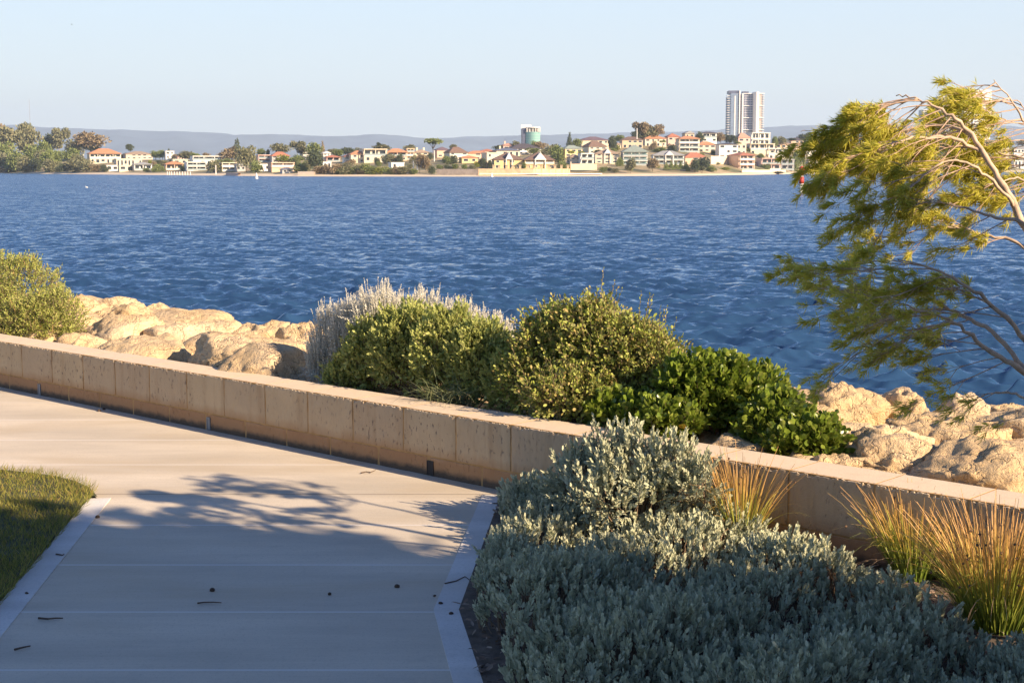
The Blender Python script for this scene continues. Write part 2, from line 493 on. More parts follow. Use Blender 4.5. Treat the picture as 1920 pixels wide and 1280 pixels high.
for px, dark in ((70, 0), (387, 0), (805, 1)):
    p, s = wall_at(px, 0, 0)
    wb = MB()
    wq = .022 if not dark else .03
    def yb(a, b_): return sorted((LY * a, LY * b_))
    ya, yz = yb(-.004, .004)
    wb.box(s - wq, s - wq + .008, ya, yz, .004, .10); wb.box(s + wq - .008, s + wq, ya, yz, .004, .10); wb.box(s - wq + .008, s + wq - .008, ya, yz, .092, .10)
    ya, yz = yb(-.001, .004)
    wb.box(s - wq + .008, s + wq - .008, ya, yz, .004, .092, 1)
    wb.build("weep_hole", [M_weep_d if dark else M_weep, M_weep_d if dark else M_weep], wall)

# ---------------------------------------------------------------- bank below the rocks
def bank_z(d, s=0.0):
    if d < .35: z = .34
    elif d < 2.6: z = .34 - (d - .35) * .035
    elif d < 4.0: z = .262 - (d - 2.6) * .20
    else: z = -.09 - (d - 4.0) * .62
    return z
M_rock, t, b = new_mat("limestone_rock")
v = pos_vec(t); ob = N(t, "ShaderNodeTexCoord").outputs["Object"]
oi = N(t, "ShaderNodeObjectInfo").outputs["Random"]
n1 = noise_node(t, 1.6, 7, .6, v, .4); n2 = noise_node(t, 14, 6, .72, v); n3 = noise_node(t, 45, 4, .7, v); n4 = noise_node(t, 5, 4, .6, v, 1.0)
col = ramp(t, n1.outputs[0], [(.3, (.55, .395, .22)), (.48, (.66, .495, .30)), (.7, (.75, .60, .41))]).outputs[0]
col = mix(t, math_n(t, 'MULTIPLY', oi, .45), col, (.66, .47, .24))
col = mix(t, ramp(t, n4.outputs[0], [(.54, 0.0), (.68, .6)]).outputs[0], col, (.44, .33, .23))
col = mix(t, ramp(t, n2.outputs[0], [(.33, .75), (.41, 0.0)]).outputs[0], col, (.26, .19, .13))
col = mix(t, ramp(t, n3.outputs[0], [(.34, .55), (.42, 0.0)]).outputs[0], col, (.32, .24, .17))
t.links.new(col, b.inputs["Base Color"]); b.inputs["Roughness"].default_value = .95
b.inputs["Specular IOR Level"].default_value = .2
h = math_n(t, 'ADD', math_n(t, 'MULTIPLY', n2.outputs[0], 1.0), math_n(t, 'MULTIPLY', n3.outputs[0], .3))
vo = N(t, 'ShaderNodeTexVoronoi', feature='DISTANCE_TO_EDGE'); vo.inputs['Scale'].default_value = 3.2
wv = N(t, 'ShaderNodeVectorMath', operation='ADD'); wsn = noise_node(t, 3.0, 4, .6, v); wsc = N(t, 'ShaderNodeVectorMath', operation='SCALE'); wsc.inputs[3].default_value = .8; t.links.new(wsn.outputs['Color'], wsc.inputs[0]); t.links.new(v, wv.inputs[0]); t.links.new(wsc.outputs[0], wv.inputs[1]); t.links.new(wv.outputs[0], vo.inputs['Vector'])
cr = ramp(t, vo.outputs['Distance'], [(0.0, 0.0), (.035, 1.0)]).outputs[0]
h = math_n(t, 'ADD', h, math_n(t, 'MULTIPLY', cr, .22))
col2 = mix(t, cr, mix(t, .16, col, (.25, .17, .11)), col); t.links.new(col2, b.inputs['Base Color'])
bump(t, b, h, .045, 1.0)
ns, nd = 420, 120
ss = np.linspace(-16, 26, ns); dd = np.linspace(.18, 12, nd)
vs = []
for s_ in ss:
    for d_ in dd:
        ww = max(0, min(1, (d_ - .45) * 1.5)); z = bank_z(d_) + ww * (.10 * mnoise.noise(Vector((s_ * 1.3, d_ * 1.3, 0))) + .10 * mnoise.ridged_multi_fractal(Vector((s_ * 1.1, d_ * 1.1, 2)), .9, 2.1, 4, 1, 2) - .08)
        vs.append(tuple(W(s_, d_, z)))
idx = np.arange(ns * nd).reshape(ns, nd)
fs = np.stack([idx[:-1, :-1], idx[1:, :-1], idx[1:, 1:], idx[:-1, 1:]], -1).reshape(-1, 4)
M_sand = plain("sandy_rubble", (.50, .37, .23), .95, .25, 6, .02, obj=False)
o = link("bank", np_mesh("bank", vs, fs, M_rock, True)); o["kind"] = 'structure'

# ---------------------------------------------------------------- boulders
def boulder_arrays(seed, rx, ry, rz, level=5, rough=1.0, planes=9):
    """chiselled boulder centred on origin"""
    import bmesh
    bm = bmesh.new(); bmesh.ops.create_icosphere(bm, subdivisions=level, radius=1.0)
    P = np.array([v.co[:] for v in bm.verts]); Fc = np.array([[v.index for v in f.verts] for f in bm.faces]); bm.free()
    rr = np.random.default_rng(seed)
    u = P.copy(); rad = np.ones(len(P)) * 1.2
    for _ in range(planes + 4):
        n = unit(rr.normal(size=3) * arr([1, 1, .8])); dpl = rr.uniform(.6, 1.0)
        dt = u @ n
        lim = np.where(dt > .05, dpl / np.maximum(dt, .05), 9)
        k = 70.0
        rad = -np.log(np.exp(-k * rad) + np.exp(-k * np.minimum(lim, 3))) / k
    off = Vector(rr.uniform(-50, 50, 3))
    mx = np.array([rx, ry, rz]) / (np.abs(u * rad[:, None]).max(0))
    Q = u * rad[:, None] * mx
    tilt = Vector((rr.uniform(-.5, .5), rr.uniform(-.3, .3), 1)).normalized()
    for i in range(len(Q)):
        p = Vector(Q[i]) + off
        w1 = mnoise.fractal(p * 2.2, .9, 2.1, 3) * .03
        c = mnoise.noise(p * 4.2 + Vector((9, 9, 9)))
        ridge = -(max(0, .12 - abs(c)) / .12) ** 1.5 * .014
        bd = p.dot(tilt) * 17 + 1.6 * mnoise.noise(p * 2.2)
        fr = bd - math.floor(bd)
        bed = (fr - .5) * .03 * max(0, mnoise.noise(p * 1.7 + Vector((3, 8, 1))) + .25) * 2
        w2 = mnoise.ridged_multi_fractal(p * 7, .9, 2.2, 3, 1, 2) * .034
        w3 = mnoise.noise(p * 26) * .008 + mnoise.noise(p * 13) * .010
        Q[i] += u[i] * (w1 + ridge + bed + w2 + w3) * rough
    return Q, Fc
BOULDERS = [
 # x0 x1 ytop ybot rough label
 (128,206,557,606,.8,"pale rounded boulder beside the orange-tipped bush, at the waterline end"),
 (158,258,553,600,.8,"flat-topped yellow boulder at the water's edge, second from the left bush"),
 (188,296,577,614,1.1,"pitted boulder with dark crevices below the flat-topped yellow one"),
 (270,314,571,602,.6,"smallest round boulder in the gap between the flat-topped one and the large smooth dome"),
 (298,440,573,626,.5,"large smooth domed boulder at the water's edge left of the silver bush"),
 (150,322,594,650,.9,"wide golden boulder in front of the pitted one"),
 (306,478,608,656,1.1,"tan cracked boulder in front of the large smooth dome"),
 (434,536,598,656,.9,"boulder with a dark notch at its right end, right of the large smooth dome"),
 (533,615,603,668,1.0,"upright square boulder tucked against the left side of the silver bush"),
 (196,372,632,682,.7,"broad low boulder just behind the wall with a pale scar on its face"),
 (362,546,624,705,1.0,"big tan boulder with the black crevice at its left foot"),
 (424,580,646,722,.5,"pale smooth slab sloping down to the wall left of the silver bush"),
 (130,205,629,664,.7,"half-buried boulder at the foot of the orange-tipped bush behind the wall"),
 (516,584,684,722,.8,"small orange stone between the pale slab and the silver bush"),
 (1330,1438,800,866,.4,"smooth rounded rock peeping over the wall under the round-leaved creeper"),
 (1470,1545,744,800,.9,"low boulder by the top right shoulder of the round-leaved creeper"),
 (1500,1668,717,812,1.2,"tallest craggy boulder, rising to a point right of the creeper"),
 (1646,1745,740,812,1.2,"angular boulder with a grey triangular facet, right of the tallest one"),
 (1738,1846,746,808,1.0,"blunt boulder on the skyline of the rocks under the windblown tree"),
 (1552,1724,785,868,1.1,"broad cracked boulder in front of the tallest craggy one"),
 (1690,1890,772,860,1.3,"long overhanging ledge of rock with a dark shadow under its lip"),
 (1502,1628,846,888,.8,"low sandy rock along the wall at the creeper's right tip"),
 (1600,1768,832,896,.9,"flat boulder left of the deep black gap near the wall"),
 (1722,1985,834,930,.8,"largest rounded boulder close to the wall under the windblown tree"),
 (1772,1838,879,920,.7,"small wedge of rock leaning on the largest rounded boulder"),
 (1848,2010,776,862,1.0,"boulder at the picture edge behind the largest rounded one"),
 (1840,1960,762,800,1.0,"distant boulder on the skyline at the far right of the rocks"),
]
n_bould = 0
def add_boulder(center, rx, ry, rz, rough, label, seed, rz_rot=0, level=5, group=None):
    v, f = boulder_arrays(seed, rx, ry, rz, level, rough)
    o = link("boulder", np_mesh("boulder", v, f, M_rock, True))
    o.location = center; o.rotation_euler = (0, 0, rz_rot)
    tag(o, label, "boulder", "limestone boulders along the shore")
    return o
for i, (x0, x1, ya, yb_, rg, lab) in enumerate(BOULDERS):
    cx = (x0 + x1) / 2
    zb = .25
    for _ in range(3):
        p = at_z(cx, yb_, zb); s_, d_ = to_w(p); zb = max(bank_z(max(d_, .4)), -.2)
    Wm = (x1 - x0) * m_px(p.y); rx = Wm / 2 * 1.32
    ry = min(max(rx * .95, .28), .85)
    s_, d_ = to_w(p)
    c = p + Vector((0, ry * .85, 0))
    need = WT + .04 - to_w(c - Vector((0, ry * .9, 0)))[1]
    if need > 0: c = c + Vector((0, need / WN.y, 0))
    top = at_y(cx, ya, c.y)
    rx *= c.y / p.y
    zt = top.z; rz_ = max((zt - zb) / 2 + .12, .12)
    add_boulder((top.x, c.y, zt - rz_ * .97), rx, ry, rz_, rg, lab, 100 + i)
# rest of the revetment: tumbling to the water, behind the shrubs and off to both sides
k = 0
for s_ in np.arange(-9, 15, .8):
    for d_ in (.8, 1.7, 2.8, 3.8, 4.8, 6.0):
        ss_ = s_ + rnd.uniform(-.3, .3); dd_ = d_ + rnd.uniform(-.25, .25)
        p = W(ss_, dd_, 0); px = 960 + p.x / p.y * F
        seen_gap = (130 < px < 600 or 1480 < px < 1960) and d_ < 4
        if px < -700 or px > 2500 or p.y < 3: continue
        r = rnd.uniform(.55, .78)
        zc = bank_z(dd_) - .10
        if seen_gap: zc -= .05
        if d_ < 1: r = rnd.uniform(.22, .3); zc = bank_z(dd_) - .06
        if to_w(Vector((p.x, p.y, 0)))[1] - r < WT: r = (dd_ - WT) * .95
        rz2 = r * .42
        words = {.8: "stone half sunk in the bank right behind the wall", 1.7: "stone half sunk in the bank just behind the wall", 2.8: "stone in the middle of the rock revetment", 3.8: "stone along the top edge of the slope to the water", 4.8: "stone on the slope above the water", 6.0: "stone standing at the waterline"}[d_]
        add_boulder((p.x, p.y, zc), r, r * .85, rz2, .9, "rounded cream filler " + words, 500 + k, rnd.uniform(0, 6), 4)
        k += 1

# ---------------------------------------------------------------- water
WZ = -2.0
m, t, b = new_mat("river_water"); M_water = m
b.inputs["Base Color"].default_value = (.022, .060, .135, 1)
b.inputs["Roughness"].default_value = .06; b.inputs["IOR"].default_value = 1.333
def wave_norm(scale, amp):
    n = noise_node(t, 1.0, 3, .6, pos_vec(t, scale), .4)
    v_ = N(t, "ShaderNodeVectorMath", operation='SUBTRACT'); t.links.new(n.outputs["Color"], v_.inputs[0]); v_.inputs[1].default_value = (.5, .5, .5)
    q = N(t, "ShaderNodeVectorMath", operation='MULTIPLY'); t.links.new(v_.outputs[0], q.inputs[0]); q.inputs[1].default_value = amp
    return q.outputs[0]
gN = N(t, "ShaderNodeNewGeometry").outputs["Normal"]
acc = gN
ad = N(t, 'ShaderNodeVectorMath', operation='ADD'); t.links.new(acc, ad.inputs[0]); ad.inputs[1].default_value = (0, -.19, 0); acc = ad.outputs[0]
for sc2, am in (((1.1, 1.7, 1), (.45, .8, 0)), ((3.0, 3.8, 1), (.5, .8, 0)), ((.22, .4, 1), (.2, .32, 0)), ((8, 9, 1), (.25, .4, 0))):
    ad = N(t, "ShaderNodeVectorMath", operation='ADD'); t.links.new(acc, ad.inputs[0]); t.links.new(wave_norm(sc2, am), ad.inputs[1]); acc = ad.outputs[0]
nm = N(t, "ShaderNodeVectorMath", operation='NORMALIZE'); t.links.new(acc, nm.inputs[0])
t.links.new(nm.outputs[0], b.inputs["Normal"])
# fan-shaped sheet, finer where it is close
angs = np.radians(np.concatenate([np.linspace(-78, -25, 40)[:-1], np.linspace(-25, 25, 1000), np.linspace(25, 78, 40)[1:]]))
ypx = np.concatenate([np.linspace(560, 6, 820), np.linspace(5.5, 2.0, 10)])
Dist = (EYE - WZ) * 1440.0 / ypx
A_, D_ = np.meshgrid(angs, Dist)
X = D_ * np.tan(A_) * np.where(np.abs(A_) > radians(25), 1, 1); X = D_ * np.tan(np.clip(A_, -1.37, 1.37)); Y = D_.copy()
dY = np.gradient(Dist)[:, None] * np.ones_like(X); dY = np.abs(dY)
dX = D_ * (radians(50) / 1000)
H = np.zeros_like(X); OX = np.zeros_like(X); OY = np.zeros_like(X)
wr = np.random.default_rng(5)
wind = radians(248)    # travel direction of the chop
lams = np.exp(wr.uniform(math.log(.32), math.log(4.2), 120))
for lam in lams:
    th = wind + wr.normal() * .62
    kx, ky = cos(th) * 2 * pi / lam, sin(th) * 2 * pi / lam
    slope = .026 if lam > 1.2 else .070
    if lam > 2.4: slope = .014
    a = slope * lam / (2 * pi)
    eff = np.maximum(np.abs(ky) * dY, np.abs(kx) * dX) / (2 * pi)   # cycles per sample
    wgt = np.clip((.42 - eff) / .2, 0, 1)
    ph = kx * X + ky * Y + wr.uniform(0, 2 * pi)
    s1 = np.sin(ph)
    H += wgt * a * s1
    cph = np.cos(ph) * wgt * a * .7
    OX += cph * cos(th); OY += cph * sin(th)
# gusty patches
pt = .82 + .22 * np.sin(X * .05 + 1.3 * np.sin(Y * .031)) * np.sin(Y * .043 + 1.1 * np.sin(X * .023 + 2))
H = H * pt
crest = np.clip(H, 0, None); H = H + crest ** 2 * 2.2
fadeXY = np.clip(60 / D_, 0, 1)
VX = X + OX * fadeXY; VY = Y + OY * fadeXY
V = np.stack([VX, VY, H + WZ], -1).reshape(-1, 3)
nr_, nc_ = X.shape
idx = np.arange(nr_ * nc_).reshape(nr_, nc_)
fs = np.stack([idx[:-1, :-1], idx[:-1, 1:], idx[1:, 1:], idx[1:, :-1]], -1).reshape(-1, 4)
o = link("water", np_mesh("water", V, fs, M_water, True)); o["kind"] = 'structure'
del H, OX, OY, X, Y, V, VX, VY, A_, D_
# ================================================================ shrubs behind the wall
def blob_points(blobs, n, rmin=.55, zmin=None, rng=R):
    """points in the outer shell of a union of ellipsoids; returns pos, outward dir"""
    vol = np.array([b[3] * b[4] * b[5] for b in blobs]) ** .67; vol /= vol.sum()
    P, D = [], []
    cnt = rng.multinomial(n, vol)
    for bl, c in zip(blobs, cnt):
        u = unit(rng.normal(size=(c, 3)))
        u[:, 2] = np.where(u[:, 2] < -.8, -u[:, 2], u[:, 2])
        rad = rmin + (1 - rmin) * rng.random(c) ** .6
        # lumpy outline
        ph = bl[0] * 7 + bl[1] * 3
        lump = 1 + .10 * np.sin(u[:, 0] * 9 + ph) * np.sin(u[:, 2] * 8 + ph * 2) + .07 * np.sin(u[:, 1] * 17 + ph) * np.sin(u[:, 0] * 15 + 2 * ph)
        s = arr(bl[3:6])
        p = arr(bl[:3]) + u * s * (rad * lump)[:, None]
        P.append(p); D.append(unit(u / s))
    P = np.concatenate(P); D = np.concatenate(D)
    keep = np.ones(len(P), bool)
    if zmin is not None: keep &= P[:, 2] > zmin
    return P[keep], D[keep]
def E(px, py, Y, wpx, hpx, dm=None):
    """ellipsoid seen at px,py (photo pixels) at depth Y, wpx x hpx pixels big"""
    p = at_y(px, py, Y); k = m_px(Y)
    return (p.x, p.y, p.z, wpx / 2 * k, dm if dm else wpx / 2 * k * .8, hpx / 2 * k)
def back_y(px, off):             # depth at which column px crosses the line 'off' metres behind the wall front
    p, s = wall_at(px, off, 0); return p.y

M_stem = plain("woody_stem", (.20, .14, .09), .9, .3, 20)
M_stem_dead = plain("dry_stem", (.36, .25, .15), .9, .3, 20)
def shrub(name, label, cat, blobs, base, nst, mat, stem_len, nl, L, Wd, shape, upbias=.6, out=.7, rmin=.5, zmin=.2, inner=.35, spread=.9, jitter=.4, group=None, stemmat=None, trunks=14, kind=None):
    root = empty(name, base)
    if kind: root["kind"] = kind
    tag(root, label, cat, group)
    P, D = blob_points(blobs, nst, rmin, zmin)
    d = unit(D * out + arr([0, 0, upbias]) + jitter * R.normal(size=P.shape))
    ln = stem_len * R.uniform(.6, 1.25, len(P))
    parts = [stem_leaves(P, d, ln, nl, L, Wd, shape, spread)]
    if inner:
        Pi, Di = blob_points(blobs, int(nst * inner), .15, zmin)
        parts.append(stem_leaves(Pi, unit(Di + R.normal(size=Pi.shape)), stem_len, max(3, nl // 2), L * 1.2, Wd * 1.2, shape, spread))
    o1 = np_obj("foliage", merge(parts), mat, root, base)
    st = [sticks(P - d * (stem_len * .3), P + d * ln[:, None] * .95, .0022, .001)]
    bs = arr(base)
    # boughs from the base out to the shell
    j = R.choice(len(P), min(len(P), trunks * 8), replace=False)
    p0 = bs[None] + (P[j] - bs) * arr([.45, .45, 0]) * R.random((len(j), 1)) ; p0[:, 2] = np.minimum(bs[2], P[j][:, 2])
    st.append(sticks(p0, P[j], .007, .003))
    np_obj("stem", merge(st), stemmat or M_stem, root, base)
    return root

M_silver = leaf_mat("silver_leaf", [(.66, .63, .53), (.74, .71, .61), (.54, .52, .43), (.82, .78, .67)], .8, .3, .2)
M_green = leaf_mat("grey_green_leaf", [(.32, .36, .10), (.43, .47, .14), (.52, .54, .18), (.24, .29, .07), (.60, .59, .23)], .6, .4, .3)
M_olive = leaf_mat("olive_leaf", [(.26, .32, .055), (.38, .43, .09), (.46, .48, .12), (.12, .15, .035), (.36, .33, .12), (.40, .30, .10)], .55, .3, .35)
M_round = leaf_mat("glossy_round_leaf", [(.13, .19, .022), (.18, .25, .03), (.24, .30, .045), (.10, .15, .02), (.31, .35, .07)], .3, .35, .5)
M_salt = leaf_mat("saltbush_leaf", [(.28, .33, .07), (.37, .40, .09), (.44, .46, .13), (.22, .27, .06), (.50, .44, .17)], .6, .3, .3)
M_tip = leaf_mat("orange_tip", [(.52, .30, .12), (.60, .36, .17), (.45, .24, .09), (.48, .36, .16)], .7, .3, .3)
M_yell = leaf_mat("yellow_leaf", [(.70, .42, .07), (.75, .52, .12), (.62, .27, .06)], .5, .35, .4)

# silver spiky bush
Yb = lambda px, o=.75: back_y(px, o)
bl = [E(618, 655, Yb(618), 78, 120), E(660, 650, Yb(660), 92, 136), E(712, 628, Yb(712), 110, 140), E(770, 640, Yb(770, 1.0), 110, 125), E(600, 690, Yb(600, .6), 50, 60)]
bl2 = [E(860, 632, Yb(860, 1.05), 90, 84), E(905, 650, Yb(905, 1.1), 80, 80), E(940, 662, Yb(940, 1.15), 50, 90), E(800, 620, Yb(800, 1.0), 90, 100)]
b0 = bl[1]
def silver(blobs, base, label, n):
    return shrub("silver_shrub", label, "shrub", blobs, base, int(n * 1.5), M_silver, .15, 26, .017, .0075, 'rhomb', upbias=1.7, out=.35, rmin=.45, zmin=.3, inner=.2, spread=.75, jitter=.14, group="silver-leaved shrubs behind the wall", stemmat=M_silver)
silver(bl, (b0[0], b0[1], .3), "silver white bush of upright felted spikes at the left end of the planting", 1500)
silver(bl2, (bl2[1][0], bl2[1][1], .3), "smaller silver bush whose white spikes stick out behind the green bush", 620)
# grey-green bush
bl = [E(705, 672, Yb(705, .64), 110, 140), E(765, 665, Yb(765, .66), 130, 160), E(840, 672, Yb(840, .66), 130, 160), E(905, 690, Yb(905, .68), 120, 150), E(660, 712, Yb(660, .58), 90, 80), E(950, 730, Yb(950, .62), 70, 110)]
shrub("green_shrub", "dense green bush of small upright leaves directly in front of the silver spikes", "shrub", bl, (bl[2][0], bl[2][1], .3), 3600, M_green, .10, 10, .032, .018, 'strap', upbias=1.1, out=.6, rmin=.6, zmin=.34, inner=.5, spread=.7, jitter=.3)
# olive bush, taller and looser
bl = [E(1040, 680, Yb(1040, .75), 150, 180), E(1110, 668, Yb(1110, .8), 150, 180), E(1180, 690, Yb(1180, .85), 140, 150), E(1000, 720, Yb(1000, .62), 100, 130), E(1080, 745, Yb(1080, .58), 190, 80), E(1230, 700, Yb(1230, .9), 90, 110)]
r_ = shrub("olive_shrub", "tallest olive bush with loose twiggy tips and yellowing leaves, behind the wall", "shrub", bl, (bl[1][0], bl[1][1], .3), 3400, M_olive, .13, 9, .030, .019, 'round', upbias=.7, out=.8, rmin=.55, zmin=.34, inner=.5, spread=1.1, jitter=.5)
P, D = blob_points(bl, 70, .92, .5); d = unit(D + arr([0, 0, 1.1]))
bs = (bl[1][0], bl[1][1], .3)
np_obj("shoot", stem_leaves(P, d, .26, 12, .024, .015, 'round', .9), M_olive, r_, bs)['kind'] = 'stuff'
np_obj("shoot_stem", sticks(P, P + d * .26, .0025, .001), M_stem, r_, bs)["kind"] = "stuff"
P, D = blob_points(bl, 190, .85, .34)
k_ = (P[:, 2] < .66)
np_obj("dead_twig", sticks(P[k_] - D[k_] * .12, P[k_] + unit(D[k_] + .8 * R.normal(size=D[k_].shape)) * .1, .0025, .0012), M_stem_dead, r_, bs)
np_obj("yellow_leaf", leaf_arrays(P[:26] + D[:26] * .04, R.normal(size=(26, 3)), .04, .03, 'round'), M_yell, r_, bs)['kind'] = 'stuff'
# big-leaved glossy creeper
bl = [E(1295, 745, Yb(1295, .75), 100, 115), E(1350, 745, Yb(1350, .9), 120, 115), E(1415, 765, Yb(1415, 1.05), 110, 110), E(1460, 800, Yb(1460, .8), 110, 90), E(1520, 828, Yb(1520, .72), 90, 50), E(1215, 785, Yb(1215, .58), 120, 44), E(1255, 797, Yb(1255, .50), 110, 42), E(1150, 778, Yb(1150, .52), 80, 36), E(1440, 815, Yb(1440, .8), 90, 56), E(1480, 842, Yb(1480, .6), 70, 30)]
bs = (bl[1][0], bl[1][1], .25)
r_ = shrub("coastal_creeper", "bright green bush of big glossy round leaves spilling over the wall top and the rocks", "shrub", bl, bs, 1900, M_round, .11, 9, .047, .038, 'round', upbias=.9, out=.8, rmin=.62, zmin=.28, inner=.5, spread=1.0, jitter=.4)
P, D = blob_points(bl, 22, .95, .34)
np_obj("yellow_leaf", leaf_arrays(P, D + arr([0, 0, .5]), .06, .05, 'round'), M_yell, r_, bs)['kind'] = 'stuff'
# strap-leaved tuft hanging over the wall
def blades(base, dirs, L, w0, droop, seg=6, tipw=.15):
    """flat arching blades; returns quad arrays"""
    n = len(base); dirs = unit(dirs)
    side = unit(np.cross(dirs, arr([0, 0, 1])[None] + .3 * R.normal(size=(n, 3))))
    L = np.broadcast_to(np.asarray(L, float), (n,)); pts = [base]; d = dirs.copy(); p = base.copy()
    for k in range(seg):
        d = unit(d + arr([0, 0, -1]) * (droop * (k + 1) / seg)[:, None] if hasattr(droop, '__len__') else d + arr([0, 0, -1]) * droop * (k + 1) / seg)
        p = p + d * (L / seg)[:, None]; pts.append(p)
    vs = []
    for k, q in enumerate(pts):
        w_ = w0 * (1 - (1 - tipw) * (k / seg) ** 1.5)
        vs += [q - side * w_ / 2, q + side * w_ / 2]
    v = np.stack(vs, 1).reshape(-1, 3); m_ = 2 * (seg + 1)
    q = np.array([[2 * k, 2 * k + 1, 2 * k + 3, 2 * k + 2] for k in range(seg)])
    return v, (q[None] + (np.arange(n) * m_)[:, None, None]).reshape(-1, 4)
M_strap = leaf_mat("strap_leaf", [(.12, .15, .06), (.17, .20, .09), (.24, .26, .14), (.09, .12, .05)], .5, .2, .4)
cx = 850; pb, _s = wall_at(cx, .42, .40)
n = 170
a_ = R.uniform(0, 2 * pi, n); bs3 = np.tile(arr(pb), (n, 1)) + np.stack([R.normal(0, .10, n), R.normal(0, .03, n), np.zeros(n)], 1)
dd_ = np.stack([np.cos(a_) * .9, np.sin(a_) * .45 - .15, R.uniform(.35, 1.2, n)], 1)
tf = empty("strap_tuft", pb); tag(tf, "tuft of long thin arching blades flopping onto the wall before the green bush", "grass tuft")
np_obj("blade", blades(bs3, dd_, R.uniform(.2, .42, n), .005, .42), M_strap, tf, pb).__setitem__("kind", "stuff")
# left saltbush
bl = [E(30, 560, Yb(30, 1.0), 190, 150), E(-70, 540, Yb(-70, 1.1), 200, 190), E(95, 600, Yb(95, .8), 130, 110), E(60, 610, Yb(60, .7), 170, 90), E(-40, 590, Yb(-40, .7), 150, 110), E(-170, 560, Yb(-170, 1.0), 200, 150)]
bs = (bl[0][0], bl[0][1], .3)
r_ = shrub("saltbush", "yellow-green bush with orange tips spilling over the left end of the wall", "shrub", bl, bs, 5600, M_salt, .10, 9, .027, .015, 'rhomb', upbias=.8, out=.8, rmin=.62, zmin=.34, inner=.45, spread=1.0, jitter=.45)
P, D = blob_points(bl, 420, .93, .4); d = unit(D + arr([0, 0, .9]) + .3 * R.normal(size=D.shape))
cl = (np.sin(P[:, 0] * 9) * np.sin(P[:, 2] * 12 + P[:, 0] * 4)) > -.05
P, D, d = P[cl], D[cl], d[cl]
np_obj("orange_tip", stem_leaves(P, d, .07, 14, .012, .007, 'rhomb', 1.1), M_tip, r_, bs)

# ================================================================ garden bed in front
M_ggrey = leaf_mat("felted_leaf", [(.42, .44, .29), (.51, .52, .36), (.34, .37, .25), (.60, .60, .43)], .8, .18, .2)
kr = [(p.x, p.y) for p in outer]
def kerb_x(y):
    for i in range(len(kr) - 1):
        (xa, ya), (xb, yb_) = kr[i], kr[i + 1]
        if min(ya, yb_) <= y <= max(ya, yb_): return xa + (xb - xa) * (y - ya) / (yb_ - ya)
    return kr[0][0] if y > kr[0][1] else kr[-1][0]
wxx = np.vectorize(kerb_x)
def cover_h(x, y):
    """height of the ground-cover canopy, 0 where there is none"""
    s_ = (x - WO.x) * WU.x + (y - WO.y) * WU.y; d_ = (x - WO.x) * WN.x + (y - WO.y) * WN.y
    k = x - wxx(y)
    # notch of bare mulch by the kerb
    gapm = ((y < 6.45) & (k < .10 + .05 * np.sin(y * 9))) | ((y > 6.15) & (y < 6.4) & (k < .24))
    edge = np.clip((k - .03) / .22, 0, 1)
    wall_e = np.clip((-d_ - .06) / .25, 0, 1)
    lim = np.interp(x, [.2, 1.15, 1.30, 1.42, 1.62, 1.75, 1.85, 2.0, 3.2, 4.5], [9.5, 9.5, 7.15, 7.0, 6.6, 6.15, 5.8, 5.65, 5.3, 4.4])
    far = np.clip((lim - y) / .2, 0, 1)
    h = .14 + .045 * np.sin(x * 3.1 + y * 2.3) + .04 * np.sin(x * 6.7 - y * 5.1 + 1) + .03 * np.sin(x * 13 + 2) * np.sin(y * 11)
    h = h * np.sqrt(edge) * np.sqrt(wall_e) * np.sqrt(far)
    h[gapm] = 0
    return h
def cover_points(n, x0, x1, y0, y1):
    x = R.uniform(x0, x1, n); y = R.uniform(y0, y1, n); h = cover_h(x, y)
    ok = (h > .05) & (np.abs(x) < .375 * y + 1.1)
    x, y, h = x[ok], y[ok], h[ok]
    e = .03
    gx = (cover_h(x + e, y) - h) / e; gy = (cover_h(x, y + e) - h) / e
    nrm = unit(np.stack([-np.clip(gx, -2, 2), -np.clip(gy, -2, 2), np.ones(len(x))], 1))
    return np.stack([x, y, h], 1), nrm
P, Nn = cover_points(17500, -.35, 3.8, 4.0, 8.9)
d = unit(Nn * .8 + arr([0, 0, .9]) + .38 * R.normal(size=P.shape))
ln = R.uniform(.06, .12, len(P))
P = P - d * ln[:, None] * .5 + arr([0, 0, 1])[None] * R.normal(0, .022, len(P))[:, None]
gc = empty("ground_cover", (1.0, 6.3, 0)); gc["kind"] = "stuff"; tag(gc, "low carpet of grey-green felted cushion plants filling the garden bed", "ground cover")
near = P[:, 1] < 9
print("cover stems", len(P))
f1 = np_obj("leaves", stem_leaves(P, d, ln, 16, .029, .0150, 'strap', .75, .1), M_ggrey, gc, (1.0, 6.3, 0))
f2 = np_obj("stems", sticks(P - d * .10 - arr([0, 0, .04]), P + d * ln[:, None] * .8, .003, .0015), M_stem, gc, (1.0, 6.3, 0))

def grey_shrub(label, blobs, base, n, name="grey_shrub"):
    return shrub(name, label, "shrub", blobs, base, n, M_ggrey, .13, 22, .034, .017, 'strap', upbias=.9, out=.9, rmin=.45, zmin=.03, inner=.25, spread=.8, jitter=.38, group="grey-leaved cushion shrubs in the bed")
def fr(px, off): return wall_at(px, -off, 0)[0].y
bl = [E(1105, 905, fr(1105, .42), 140, 90), E(1185, 885, fr(1185, .42), 140, 110), E(1255, 895, fr(1255, .42), 120, 110), E(1308, 925, fr(1308, .42), 80, 70), E(1175, 935, fr(1175, .55), 240, 80)]
bs = (bl[1][0], bl[1][1], 0)
r_ = grey_shrub("tallest grey-leaved shrub, rising above the wall top behind the low carpet", bl, bs, 440)
P = arr([tuple(at_y(px, py, fr(px, .42))) for px, py in ((1128, 835), (1148, 838), (1168, 840), (1210, 850), (1232, 852), (1275, 868), (1180, 850), (1105, 850), (1090, 868), (1330, 905))])
P = np.repeat(P, 3, 0) + R.normal(0, .02, (30, 3)); d = unit(arr([0, 0, 1]) + .25 * R.normal(size=P.shape))
